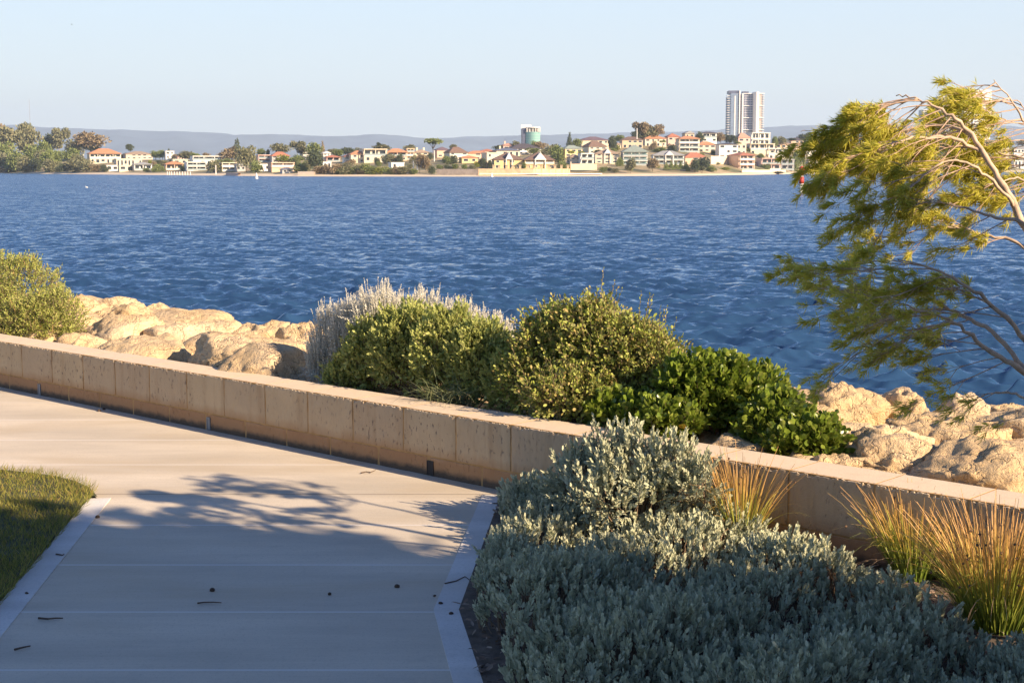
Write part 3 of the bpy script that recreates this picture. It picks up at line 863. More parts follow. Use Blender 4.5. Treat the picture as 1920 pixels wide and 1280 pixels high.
np_obj("shoot", stem_leaves(P, d, .16, 30, .028, .012, 'strap', .75), M_ggrey, r_, bs)['kind'] = 'stuff'
np_obj("shoot_stem", sticks(P - d * .15, P + d * .15, .004, .002), M_stem, r_, bs)["kind"] = "stuff"
bl = [E(1005, 965, 8.1, 120, 80), E(965, 995, 7.9, 80, 60), E(1055, 960, 7.95, 110, 76)]
grey_shrub("sunlit pale grey shrub bulging over the path edging near the foot of the wall", bl, (bl[0][0], bl[0][1], 0), 340)

# mulch
M_mulch = leaf_mat("wood_chip", [(.13, .085, .06), (.22, .16, .12), (.34, .27, .21), (.09, .06, .045), (.28, .20, .15)], .9, .0, .1)
n = 9000
x = R.uniform(-.4, 4.0, n); y = R.uniform(4.2, 8.6, n)
s_ = (x - WO.x) * WU.x + (y - WO.y) * WU.y; d_ = (x - WO.x) * WN.x + (y - WO.y) * WN.y
ok = (d_ < -.01) & (x > wxx(y) + .005) & (np.abs(x) < .38 * y + .3)
x, y = x[ok], y[ok]
pp = np.stack([x, y, R.uniform(.006, .03, len(x))], 1)
dirs = np.stack([R.normal(size=len(x)), R.normal(size=len(x)), R.normal(0, .18, len(x))], 1)
o = np_obj("mulch", leaf_arrays(pp, dirs, R.uniform(.02, .06, len(x)), R.uniform(.008, .018, len(x)), 'strap', up=np.tile(arr([0, 0, 1.0]), (len(x), 1))), M_mulch, None, (0, 0, 0))
tag(o, "brown wood chip mulch scattered between the plants and along the wall foot", "mulch", None, "stuff")

# rushes with knobbly heads
m, t, b = new_mat("rush_blade"); M_rush = m
ob = N(t, "ShaderNodeTexCoord").outputs["Object"]; sp = N(t, "ShaderNodeSeparateXYZ"); t.links.new(ob, sp.inputs[0])
rpi = N(t, "ShaderNodeNewGeometry").outputs["Random Per Island"]
hz = math_n(t, 'ADD', math_n(t, 'MULTIPLY', sp.outputs[2], 2.0), math_n(t, 'MULTIPLY', rpi, .42))
col = ramp(t, hz, [(.22, (.16, .24, .03)), (.64, (.34, .37, .06)), (.82, (.56, .36, .08)), (1.0, (.58, .33, .11))]).outputs[0]
t.links.new(col, b.inputs["Base Color"]); b.inputs["Roughness"].default_value = .55
tr = N(t, "ShaderNodeBsdfTranslucent"); t.links.new(col, tr.inputs[0]); ms = N(t, "ShaderNodeMixShader"); ms.inputs[0].default_value = .25
t.links.new(b.outputs[0], ms.inputs[1]); t.links.new(tr.outputs[0], ms.inputs[2]); t.links.new(ms.outputs[0], t.nodes["Material Output"].inputs[0])
M_head = plain("seed_head", (.13, .075, .04), .9, .3, 40)
def rush(px, py, htop, wtop, n, label, lean=0.0, heads=30, zb=0.0, basew=.06):
    p = at_z(px, py, zb); k = m_px(p.y)
    root = empty("rush_clump", p); tag(root, label, "rush clump", "rush clumps in front of the wall")
    H = htop * k; Wr = wtop * k / 2
    a = R.uniform(0, 2 * pi, n); r0 = basew * np.sqrt(R.random(n))
    base = np.stack([np.cos(a) * r0, np.sin(a) * r0, np.zeros(n)], 1)
    fan = R.random(n) ** .7 * 1.25
    dirs = np.stack([np.cos(a) * fan * Wr / H + lean, np.sin(a) * fan * Wr / H * .8, np.ones(n)], 1)
    L = H * R.uniform(.7, 1.1, n) * (1 + .25 * fan)
    v, f = blades(base, dirs, L, .0052, np.where(R.random(n) < .3, .34, .13) * (.4 + fan * .7), 7, .35)
    np_obj("blade", (v, f), M_rush, root, (0, 0, 0))["kind"] = "stuff"
    tips = v.reshape(n, -1, 3)[:, 12, :]
    j = R.choice(n, heads, replace=False); mb = MB()
    for q in tips[j]:
        c_ = q + R.normal(0, .004, 3); r = R.uniform(.0055, .0085)
        ring = []
        vs_ = [(c_[0], c_[1], c_[2] - r)] + [(c_[0] + r * cos(u), c_[1] + r * sin(u), c_[2] + r * .1 * (-1) ** int(u)) for u in np.linspace(0, 2 * pi, 6)[:-1]] + [(c_[0], c_[1], c_[2] + r)]
        mb.add(vs_, [(0, 1 + (i + 1) % 5, 1 + i) for i in range(5)] + [(6, 1 + i, 1 + (i + 1) % 5) for i in range(5)])
    o = mb.build("seed_heads", M_head, root); o["kind"] = "stuff"
    # a few dry stray blades
    n2 = 16; a = R.uniform(0, 2 * pi, n2)
    dirs = np.stack([np.cos(a) * 1.1, np.sin(a) * .6, np.full(n2, .75)], 1)
    np_obj("dry_blade", blades(np.zeros((n2, 3)) + arr([0, 0, .03]), dirs, H * R.uniform(.7, 1.15, n2), .004, .4, 7, .3), M_stem_dead, root)["kind"] = "stuff"
rush(1388, 1040, 165, 130, 200, "smallest orange-tipped rush clump, just right of the tall grey shrub", heads=16, basew=.05)
rush(1712, 1085, 148, 140, 380, "middle rush clump with long stray blades bending to the left in front of the wall", heads=40, basew=.09)
rush(1868, 1175, 200, 205, 800, "biggest rush clump full of dark seed heads, right of the middle one", heads=95, basew=.13)

# lawn grass
M_grass = leaf_mat("lawn_blade", [(.13, .15, .025), (.22, .23, .04), (.30, .29, .06), (.38, .32, .09), (.10, .13, .02), (.42, .28, .10)], .6, .3, .2)
n = 230000
x = R.uniform(-6.6, -1.9, n); y = R.uniform(4.6, 12.0, n)
gx = [p.x for p in grass_edge][::-1]; gy = [p.y for p in grass_edge][::-1]
lkx = LK[0].x + (y - LK[0].y) * (LKn.x - LK[0].x) / (LKn.y - LK[0].y) - .11
ok = (x < lkx) & (y < np.interp(x, gx, gy) - .0) & (x > -.375 * y - 2.2)
x, y = x[ok], y[ok]; n = len(x)
dist = np.minimum(lkx[ok] - x, np.interp(x, gx, gy) - y)
hh = (.022 + .022 * (np.sin(x * 8) * np.sin(y * 7) * .5 + .5) + .035 * np.exp(-dist / .12)) * R.uniform(.5, 1.3, n)
dr = unit(np.stack([R.normal(0, .5, n) + .5 * np.exp(-dist / .05), R.normal(0, .5, n), np.ones(n)], 1))
o = np_obj("grass", leaf_arrays(np.stack([x, y, np.full(n, .012)], 1), dr, hh, .0032, 'rhomb'), M_grass)
tag(o, "short lawn grass with a ragged dry edge creeping over the concrete edging", "grass", None, "stuff")

# twigs and litter on the path
M_twig = plain("twig_bark", (.10, .065, .045), .9, .3, 30)
M_lit = plain("dead_leaf", (.07, .045, .03), .9, .3, 30)
def twig(name, pts, r, label, cat="twig"):
    P_ = [at_z(x_, y_, r + .004) for x_, y_ in pts]
    c = sum(P_, Vector()) / len(P_)
    mb = MB(); mb.tube([p_ - c for p_ in P_], [r * f_ for f_ in np.linspace(1.1, .6, len(P_))], 6)
    o = mb.build(name, M_twig, loc=c); tag(o, label, cat)
twig("twig", [(370, 1130), (382, 1128.5), (400, 1128), (415, 1129)], .004, "straight brown twig lying alone in the middle of the third slab from the bottom")
twig("twig", [(72, 1158), (90, 1159.5), (104, 1158), (118, 1158)], .005, "dark thick twig just above the nearest joint, by the left edging")
twig("twig", [(27, 1217), (42, 1213), (57, 1210)], .0045, "slanting twig on the nearest slab at the left")
twig("twig", [(677, 886), (686, 884), (695, 885), (704, 881)], .004, "thin crooked twig on the sunny path near the wall")
twig("twig", [(105, 1038), (118, 1040), (120, 1038)], .004, "short twig on the left edging beside the lawn")
twig("twig", [(834, 1093), (856, 1088), (872, 1080), (888, 1092)], .003, "dry curled stalk reaching from the grey plants over the right edging")
def litter(px, py, sz, label, flat=.35):
    p = at_z(px, py, .004); v, f = boulder_arrays(int(px), sz, sz * .6, sz * flat, 2, .2, 4)
    o = link("dead_leaf", np_mesh("dead_leaf", v, f, M_lit, True)); o.location = (p.x, p.y, p.z + sz * flat * .9); o.rotation_euler = (0, 0, px); tag(o, label, "dead leaf")
litter(814, 1117, 0.0076, "black leaf clump at the bend of the right edging"); litter(826, 1131, 0.0059, "dead leaf just below the black clump on the right edging")
litter(846, 1150, 0.0047, "small dead leaf on the right edging beside the mulch"); litter(398, 1106, 0.0038, "curled dead leaf above the lone straight twig")
litter(744, 1099, 0.0042, "flat dead leaf left of the black leaf clump"); litter(618, 1113, 0.0025, "tiny dead leaf in the middle of the shaded slab"); litter(50, 1112, 0.0051, "dead leaf on the left edging by the lawn"); litter(183, 969, 0.0038, "speck of leaf on the left edging at its far end")
litter(195, 767, 0.0068, "tan leaf litter at the foot of the wall on the left"); litter(186, 770, 0.0051, "second bit of leaf litter at the wall foot next to the larger tan one")
# ================================================================ windblown tree at the right
M_bark = plain("pale_bark", (.48, .36, .26), .85, .3, 25, .003)
M_twigw = plain("pink_twig", (.52, .37, .27), .8, .25, 30)
M_needle = leaf_mat("fine_leaf", [(.50, .50, .06), (.62, .59, .08), (.70, .62, .12), (.38, .41, .05), (.74, .60, .16)], .5, .55, .3)
TB = Vector((2.95, 5.45, 0))
tree = empty("windblown_tree", TB); tag(tree, "wispy fine-leaved tree bent leftwards by the wind at the picture's right edge", "tree")
trk = MB(); twg = []; lfp = []
def spline(pts, n):
    out = []
    P_ = [pts[0]] + list(pts) + [pts[-1]]
    seg = len(pts) - 1
    for i in range(n + 1):
        t_ = i / n * seg; k = min(int(t_), seg - 1); f_ = t_ - k
        a, b_, c_, d_ = P_[k], P_[k + 1], P_[k + 2], P_[k + 3]
        out.append(.5 * ((2 * b_) + (c_ - a) * f_ + (2 * a - 5 * b_ + 4 * c_ - d_) * f_ * f_ + (3 * b_ - a - 3 * c_ + d_) * f_ ** 3))
    return out
def limb(pxs, r0, r1):
    """pxs: (px,py,depth) list"""
    P_ = [Vector(p) if len(p) == 4 else at_y(*p) for p in pxs]
    P_ = [Vector(p[:3]) for p in P_]
    S_ = spline(P_, 6 * (len(P_) - 1)); n = len(S_)
    S_ = [s + Vector(R.normal(0, .0035, 3)) for s in S_]
    trk.tube([s - TB for s in S_], [(r1 * .6 + (r0 - r1 * .6) * (1 - i / (n - 1)) ** 1.25) * (1 + .08 * math.sin(i * 1.7) + .05 * math.sin(i * 3.1)) for i in range(n)], 7)
    return S_
def wisp(p, d, length, rad, lev, leafy=1.0, droop=.10):
    """a recursive switch swept by the wind to the left"""
    n = 7; q = Vector(p); d = Vector(d).normalized(); pts = [q.copy()]
    for i in range(n):
        d = (d + Vector((-.07, .0, -droop * (.3 + i / n))) + Vector(R.normal(0, .05, 3))).normalized()
        q = q + d * (length / n); pts.append(q.copy())
        if lev > 0 and i >= 2:
            for _ in range(1 if R.random() < .85 else 0):
                sd = (d + Vector(R.normal(0, .42, 3)) + Vector((-.12, 0, 0))).normalized()
                wisp(q, sd, length * R.uniform(.34, .62) * (1 - .25 * i / n), rad * .55, lev - 1, leafy, droop)
    A = arr([tuple(x_) for x_ in pts]); rr_ = np.linspace(rad, rad * .35, n + 1)
    twg.append((A[:-1], A[1:], rr_[:-1], rr_[1:]))
    if lev <= 1:
        k0 = 4 if lev == 1 else 2
        for i in range(k0, n):
            if R.random() < leafy * (.3 if lev == 1 else .66):
                seg = A[i + 1] - A[i]
                cnt = 10 if lev == 0 else 5
                tt = R.random((cnt, 1)); lfp.append((A[i] + seg * tt, unit(np.tile(unit(seg), (cnt, 1)) + .55 * R.normal(size=(cnt, 3)) + arr([-.25, 0, 0]))))
D1 = 6.0
def along(S_, fracs, length, rad, lev, leafy=1.0, base_d=(-1, 0, 0), sp=.35, droop=.10):
    n = len(S_)
    for f_ in fracs:
        i = min(int(f_ * (n - 1)), n - 2); tan_ = (S_[i + 1] - S_[i]).normalized()
        dd = (Vector((tan_.x, tan_.y, tan_.z * .4)) * .6 + Vector((0, 0, -.15)) + Vector(base_d) * .8 + Vector(R.normal(0, sp, 3)) * Vector((.6, .9, 1.0)).to_tuple().__len__() / 3)
        wisp(S_[i], dd, length * R.uniform(.6, 1.25), rad, lev, leafy, droop)
base_pt = (TB.x, TB.y, TB.z, 0)
def B4(x_, y_, z_): return (x_, y_, z_, 0)
# main stem A: up and over
sA = limb([base_pt, B4(2.75, 5.6, .55), (2020, 640, 5.8), (1925, 430, 5.9), (1872, 335, 5.95), (1822, 255, 6.0), (1775, 212, 6.0), (1722, 187, 6.05), (1680, 180, 6.1)], .027, .004)
sA2 = limb([(1722, 187, 6.05), (1660, 200, 6.1), (1610, 222, 6.15), (1560, 240, 6.2), (1500, 245, 6.2)], .006, .002)
sB = limb([(1840, 285, 6.0), (1780, 258, 5.95), (1720, 258, 5.9), (1670, 275, 5.85), (1620, 320, 5.8), (1590, 375, 5.8)], .009, .003)
sC = limb([(1822, 255, 6.0), (1770, 235, 6.1), (1700, 245, 6.2), (1650, 265, 6.2), (1600, 290, 6.25), (1570, 330, 6.25)], .008, .003)
sD = limb([(1900, 385, 5.9), (1850, 330, 5.8), (1790, 300, 5.7), (1730, 330, 5.65), (1690, 370, 5.6)], .008, .003)
# right upper limb
sR = limb([(2020, 640, 5.8), (2010, 450, 6.1), (1985, 330, 6.2), (1935, 255, 6.3), (1900, 195, 6.3), (1862, 150, 6.3)], .017, .003)
sR2 = limb([(1985, 330, 6.2), (1930, 300, 6.25), (1870, 285, 6.3), (1815, 250, 6.3)], .008, .003)
# middle boughs over the water
sM = limb([(1990, 560, 5.7), (1925, 430, 5.6), (1860, 405, 5.6), (1790, 385, 5.6), (1740, 372, 5.6)], .011, .003)
sN = limb([(2010, 600, 5.75), (1925, 470, 5.9), (1840, 440, 5.95), (1760, 425, 6.0), (1690, 440, 6.0)], .010, .003)
# lower stem with the dark mass
sL = limb([base_pt, B4(2.75, 5.5, .40), (2020, 790, 5.5), (1925, 700, 5.5), (1850, 655, 5.5), (1790, 605, 5.5), (1725, 580, 5.5), (1660, 560, 5.5)], .022, .004)
sL2 = limb([(1925, 700, 5.5), (1860, 620, 5.6), (1800, 590, 5.7), (1745, 560, 5.7), (1670, 520, 5.75), (1610, 500, 5.75)], .011, .003)
sL3 = limb([B4(2.75, 5.5, .40), (2050, 820, 5.3), (1990, 720, 5.2), (1900, 610, 5.15), (1825, 545, 5.1), (1750, 505, 5.1), (1680, 485, 5.1)], .018, .004)
F_ = lambda a, b_, n: np.linspace(a, b_, n)
along(sA, F_(.60, .92, 13), 0.282, .004, 2, 1.0, (-1, 0, -.3), droop=.12)
along(sA2, F_(.05, .55, 12), 0.209, .003, 2, 1.0, (-1, 0, -.35), droop=.14)
along(sB, F_(.1, .7, 13), 0.232, .003, 2, 1.0, (-1, 0, -.25), droop=.15)
along(sC, F_(.1, .62, 13), 0.232, .003, 2, 1.0, (-1, 0, -.2), droop=.15)
along(sD, F_(.3, 1, 10), 0.256, .003, 2, .9, (-1, 0, -.2), droop=.12)
along(sR, F_(.45, 1, 13), 0.243, .004, 2, 1.0, (-1, 0, -.25), droop=.05)
along(sR2, F_(.2, 1, 7), 0.243, .003, 2, 1.0, (-1, 0, -.1), droop=.06)
along(sM, F_(.4, 1, 6), 0.202, .003, 2, .35, (-1, 0, 0), droop=.03)
along(sN, F_(.4, 1, 6), 0.202, .003, 2, .65, (-1, 0, .05), droop=.03)
along(sL, F_(.5, .93, 13), 0.257, .003, 2, .55, (-1, 0, -.05), droop=.03)
along(sL2, F_(.3, .93, 12), 0.257, .003, 2, .65, (-1, 0, .1), droop=.03)
along(sL3, F_(.5, .93, 11), 0.257, .003, 2, .65, (-1, 0, .05), droop=.03)
sE = limb([(1985, 330, 6.2), (1950, 345, 6.1), (1900, 335, 6.05), (1850, 345, 6.0)], .009, .003)
along(sE, F_(.1, 1, 9), .24, .003, 2, .8, (-1, 0, -.1), droop=.06)
sG = limb([(1985, 330, 6.2), (1960, 260, 6.4), (1930, 215, 6.45), (1905, 185, 6.45)], .008, .003)
along(sG, F_(.2, 1, 8), .24, .003, 2, .8, (-1, 0, -.1), droop=.06)
# sprigs hanging over the rocks
sH = limb([(1990, 900, 5.4), (1930, 760, 5.4), (1880, 735, 5.4), (1830, 745, 5.4)], .008, .003)
along(sH, F_(.3, 1, 4), .22, .002, 1, .6, (-1, 0, -.1))
sH2 = limb([(1790, 605, 5.5), (1700, 620, 5.5), (1630, 650, 5.5), (1580, 690, 5.5)], .006, .002)
along(sH2, F_(.3, 1, 5), .2, .002, 1, .8, (-1, 0, -.2))
trk.build("trunk", M_bark, tree, True)
p0 = np.concatenate([x_[0] for x_ in twg]); p1 = np.concatenate([x_[1] for x_ in twg]); r0 = np.concatenate([x_[2] for x_ in twg]); r1 = np.concatenate([x_[3] for x_ in twg])
np_obj("twigs", sticks(p0, p1, r0, r1), M_twigw, tree, TB)["kind"] = "stuff"
LP = np.concatenate([x_[0] for x_ in lfp]); LD = np.concatenate([x_[1] for x_ in lfp])
print("tree leaves", len(LP), "twig segs", len(p0))
np_obj("crown", leaf_arrays(LP, LD, R.uniform(.025, .05, len(LP)), .0036, 'rhomb'), M_needle, tree, TB)

# unseen hedge out of frame to the right, shaped to throw the foreground shade
M_hedge = leaf_mat("hedge_leaf", [(.06, .09, .025), (.09, .12, .03), (.05, .08, .02)], .5, .15, .4)
M_trunkb = plain("brown_bark", (.12, .08, .05), .9, .3, 10)
hh_ = Vector((SH.x, SH.y, 0)); hp = Vector((-SH.y, SH.x, 0))
if hp.y < 0: hp = -hp
HB = [(4.25, 3.4, 1.36), (3.2, 4.6, 1.3), (2.2, 3.3, 1.6), (.2, 3.6, 1.5), (-1.9, 3.8, 1.5)]
HT = 5.0
for i, (q_, s__, r__) in enumerate(HB):
    c = hp * q_ + hh_ * s__
    root = empty("shade_tree", (c.x, c.y, 0)); tag(root, "dense dark green screening tree standing beyond the camera's right side", "tree", "unseen shade trees")
    n = 13000
    u = unit(R.normal(size=(n, 3))); u = u / (np.abs(u) ** 4).sum(1, keepdims=True) ** .25; rad = R.uniform(.35, 1, n) ** .5
    P = u * rad[:, None] * arr([r__, r__, HT / 2 - .1]) * (1 + .06 * np.sin(u[:, :1] * 9 + i)) + arr([0, 0, HT / 2 + .05])
    root_o = np_obj("crown", leaf_arrays(P, unit(u + R.normal(size=(n, 3))), .19, .13, 'round'), M_hedge, root)
    mb = MB(); mb.tube([(0, 0, -.05), (.03, 0, 1.2), (0, .05, 2.6)], [.12, .09, .04], 8); mb.build("trunk", M_trunkb, root)
# ================================================================ far shore
SHORE = [(-900, 322.0), (-200, 323.5), (0, 325.0), (200, 327.2), (480, 330.0), (560, 330.6), (820, 331.0), (1000, 331.0), (1110, 330.3), (1300, 329.2), (1500, 326.0), (1700, 323.6), (1920, 321.8), (2300, 320.0), (2900, 319.0)]
RIDGE = [(-900, 301), (0, 300), (200, 300), (400, 300), (560, 297), (700, 290), (850, 286), (960, 284), (1080, 276), (1200, 272), (1400, 274), (1470, 282), (1560, 286), (1700, 290), (1920, 290), (2900, 292)]
def interp(tab, x): return float(np.interp(x, [a for a, _ in tab], [b_ for _, b_ in tab]))
def shoreD(px): return (EYE - WZ) * F / (interp(SHORE, px) - 314)
DEPTH = 230.0
def terr(px, t_):
    """terrain under column px at fraction t_ up the slope -> (depth, z)"""
    ys = interp(SHORE, px); yr = interp(RIDGE, px); Ds = shoreD(px)
    if t_ <= 0: return Ds + DEPTH * t_, WZ - .6 + .0 * t_ if t_ < -.01 else WZ
    y = ys + (yr - ys) * t_ ** .85
    D = Ds + DEPTH * t_
    return D, EYE - (y - 314) / F * D
def t_of(px, py):
    ys = interp(SHORE, px); yr = interp(RIDGE, px)
    return max(0.02, min(1.0, ((ys - py) / (ys - yr)))) ** (1 / .85)
cols = np.arange(-900, 2901, 10); tt = [-.06, -.012, .0, .01, .03, .05, .08, .12, .17, .23, .3, .38, .46, .55, .65, .75, .86, 1.0, 1.3, 2.0, 4.0, 9.0]
vs = []
for px in cols:
    for t_ in tt:
        if t_ < -.05: D, z = shoreD(px) + DEPTH * t_, WZ - 1.2
        elif t_ < 0: D, z = shoreD(px) + DEPTH * t_, WZ - .35
        elif t_ <= 1.0: D, z = terr(px, t_)
        else:
            D1_, z1 = terr(px, 1.0); D = shoreD(px) + DEPTH * t_; z = z1 - (t_ - 1) * 2.2 if t_ < 4.1 else z1 - 14
        z += .35 * mnoise.noise(Vector((px * .03, t_ * 9, 0))) * (1 if 0.02 < t_ <= 1 else 0)
        vs.append(((px - 960) / F * D, D, z))
nc = len(cols); nr2 = len(tt); idx = np.arange(nc * nr2).reshape(nc, nr2)
fs = np.stack([idx[:-1, :-1], idx[1:, :-1], idx[1:, 1:], idx[:-1, 1:]], -1).reshape(-1, 4)
m, t, b = new_mat("far_bank"); M_far = m
P = N(t, "ShaderNodeNewGeometry").outputs["Position"]; sp = N(t, "ShaderNodeSeparateXYZ"); t.links.new(P, sp.inputs[0])
nz_ = noise_node(t, .06, 5, .6, P); nz2 = noise_node(t, .02, 3, .6, P)
hz = math_n(t, 'ADD', sp.outputs[2], math_n(t, 'MULTIPLY', nz2.outputs[0], 1.2))
scr = ramp(t, nz_.outputs[0], [(.36, (.10, .11, .05)), (.5, (.22, .19, .10)), (.6, (.42, .32, .19)), (.72, (.12, .13, .06))]).outputs[0]
sm = ramp(t, math_n(t, 'DIVIDE', math_n(t, 'ADD', hz, 2.0), 4.0), [(.28, 0.0), (.5, 1.0)]).outputs[0]
col = mix(t, sm, (.66, .55, .40), scr)
t.links.new(col, b.inputs["Base Color"]); b.inputs["Roughness"].default_value = .95
o = link("far_shore_terrain", np_mesh("far_shore_terrain", vs, fs, M_far, True)); o["kind"] = "structure"

# hills on the horizon
HILL = [(-1500, 246), (-600, 240), (0, 238), (100, 241), (200, 244), (290, 247), (350, 247.5), (400, 251), (460, 256), (520, 254), (600, 256), (700, 258), (800, 260), (860, 260.5), (920, 258), (1000, 255), (1100, 252), (1190, 254), (1250, 253), (1330, 246), (1450, 239), (1500, 237), (1600, 235), (1750, 238), (1920, 240), (2600, 243), (3600, 250)]
vs = []; cols = np.arange(-1500, 3601, 12); tt = np.linspace(0, 1, 16)
for px in cols:
    yt = interp(HILL, px) - .6 * mnoise.noise(Vector((px * .05, 0, 0))) * 1.5 - .5 * mnoise.noise(Vector((px * .21, 0, 0)))
    for t_ in tt:
        D = 7000 + 2000 * t_
        zt = EYE + (314 - yt) / F * 9000
        z = -3 + (zt + 3) * (sin(t_ * pi / 2) ** 1.2) + (1 - t_) * t_ * 190 * mnoise.noise(Vector((px * .012, t_ * 5, 4)))
        vs.append(((px - 960) / F * D, D, z))
    vs.append(((px - 960) / F * 9600, 9600, -3))
nc = len(cols); nr2 = len(tt) + 1; idx = np.arange(nc * nr2).reshape(nc, nr2)
fs = np.stack([idx[:-1, :-1], idx[1:, :-1], idx[1:, 1:], idx[:-1, 1:]], -1).reshape(-1, 4)
M_hill = plain("hill_forest", (.07, .095, .115), .95, .5, .004, obj=False)
o = link("hills", np_mesh("hills", vs, fs, M_hill, True)); o["kind"] = "structure"

# ---- houses
WALLC = {'cream': (.70, .60, .44), 'white': (.80, .77, .70), 'yellow': (.72, .54, .26), 'peach': (.70, .48, .34), 'tan': (.60, .46, .31), 'grey': (.42, .42, .42), 'pink': (.66, .46, .38), 'beige': (.58, .50, .40), 'pale': (.62, .60, .50)}
ROOFC = {'orange': (.50, .23, .12), 'red': (.40, .16, .10), 'brown': (.17, .11, .085), 'dark': (.075, .065, .075), 'grey': (.30, .31, .31), 'greygreen': (.24, .29, .26), 'tan': (.34, .25, .18), 'purple': (.16, .11, .13), 'blue': (.12, .14, .20), 'white': (.7, .7, .68), 'pinkish': (.45, .26, .19)}
MW = {k: plain("render_" + k, c, .85, .07, .4) for k, c in WALLC.items()}
MR = {k: plain("tiles_" + k, c, .8, .15, .8) for k, c in ROOFC.items()}
m, t, b = new_mat("window_glass"); M_glass = m; b.inputs["Base Color"].default_value = (.035, .045, .055, 1); b.inputs["Roughness"].default_value = .15
m, t, b = new_mat("green_glass"); M_gglass = m; b.inputs["Base Color"].default_value = (.22, .42, .38, 1); b.inputs["Roughness"].default_value = .2
M_trim = plain("white_trim", (.78, .75, .69), .6, .04, 1)
M_bal = plain("pale_balustrade", (.62, .62, .58), .5, .05, 1)
M_bgl = plain("balcony_glass", (.30, .36, .36), .3, .05, 1)

def hip_roof(mb, x0, x1, y0, y1, z, h, ov=.5, mi=0, gable=False):
    x0 -= ov; x1 += ov; y0 -= ov; y1 += ov
    w_, d_ = x1 - x0, y1 - y0
    k = 0 if gable else min(w_, d_) / 2
    if w_ >= d_: r = [(x0 + k, (y0 + y1) / 2, z + h), (x1 - k, (y0 + y1) / 2, z + h)]
    else: r = [((x0 + x1) / 2, y0 + k, z + h), ((x0 + x1) / 2, y1 - k, z + h)]
    b_ = [(x0, y0, z), (x1, y0, z), (x1, y1, z), (x0, y1, z)]
    b0_ = [(x, y, z - .18) for x, y, z in b_]
    vs = b0_ + b_ + r
    if w_ >= d_: up_ = [(4, 5, 9, 8), (5, 6, 9), (6, 7, 8, 9), (7, 4, 8)]
    else: up_ = [(4, 5, 8), (5, 6, 9, 8), (6, 7, 9), (7, 4, 8, 9)]
    mb.add(vs, [(3, 2, 1, 0), (0, 1, 5, 4), (1, 2, 6, 5), (2, 3, 7, 6), (3, 0, 4, 7)] + up_, mi)
HOUSES = []
def win(root, x0, x1, z0, z1, y, green=False, arch=False):
    """framed window on the front, standing proud of the wall plane y (front is -y)"""
    mb = MB(); f_ = min(.12, (x1 - x0) * .12)
    mb.box(x0, x1, y - .05, y + .05, z0, z0 + f_); mb.box(x0, x1, y - .05, y + .05, z1 - f_, z1)
    mb.box(x0, x0 + f_, y - .05, y + .05, z0 + f_, z1 - f_); mb.box(x1 - f_, x1, y - .05, y + .05, z0 + f_, z1 - f_)
    wf = mb.build("window", M_trim, root)
    g_ = MB(); g_.box(x0 + f_, x1 - f_, y - .02, y + .04, z0 + f_, z1 - f_)
    g_.build("pane", M_gglass if green else M_glass, wf)
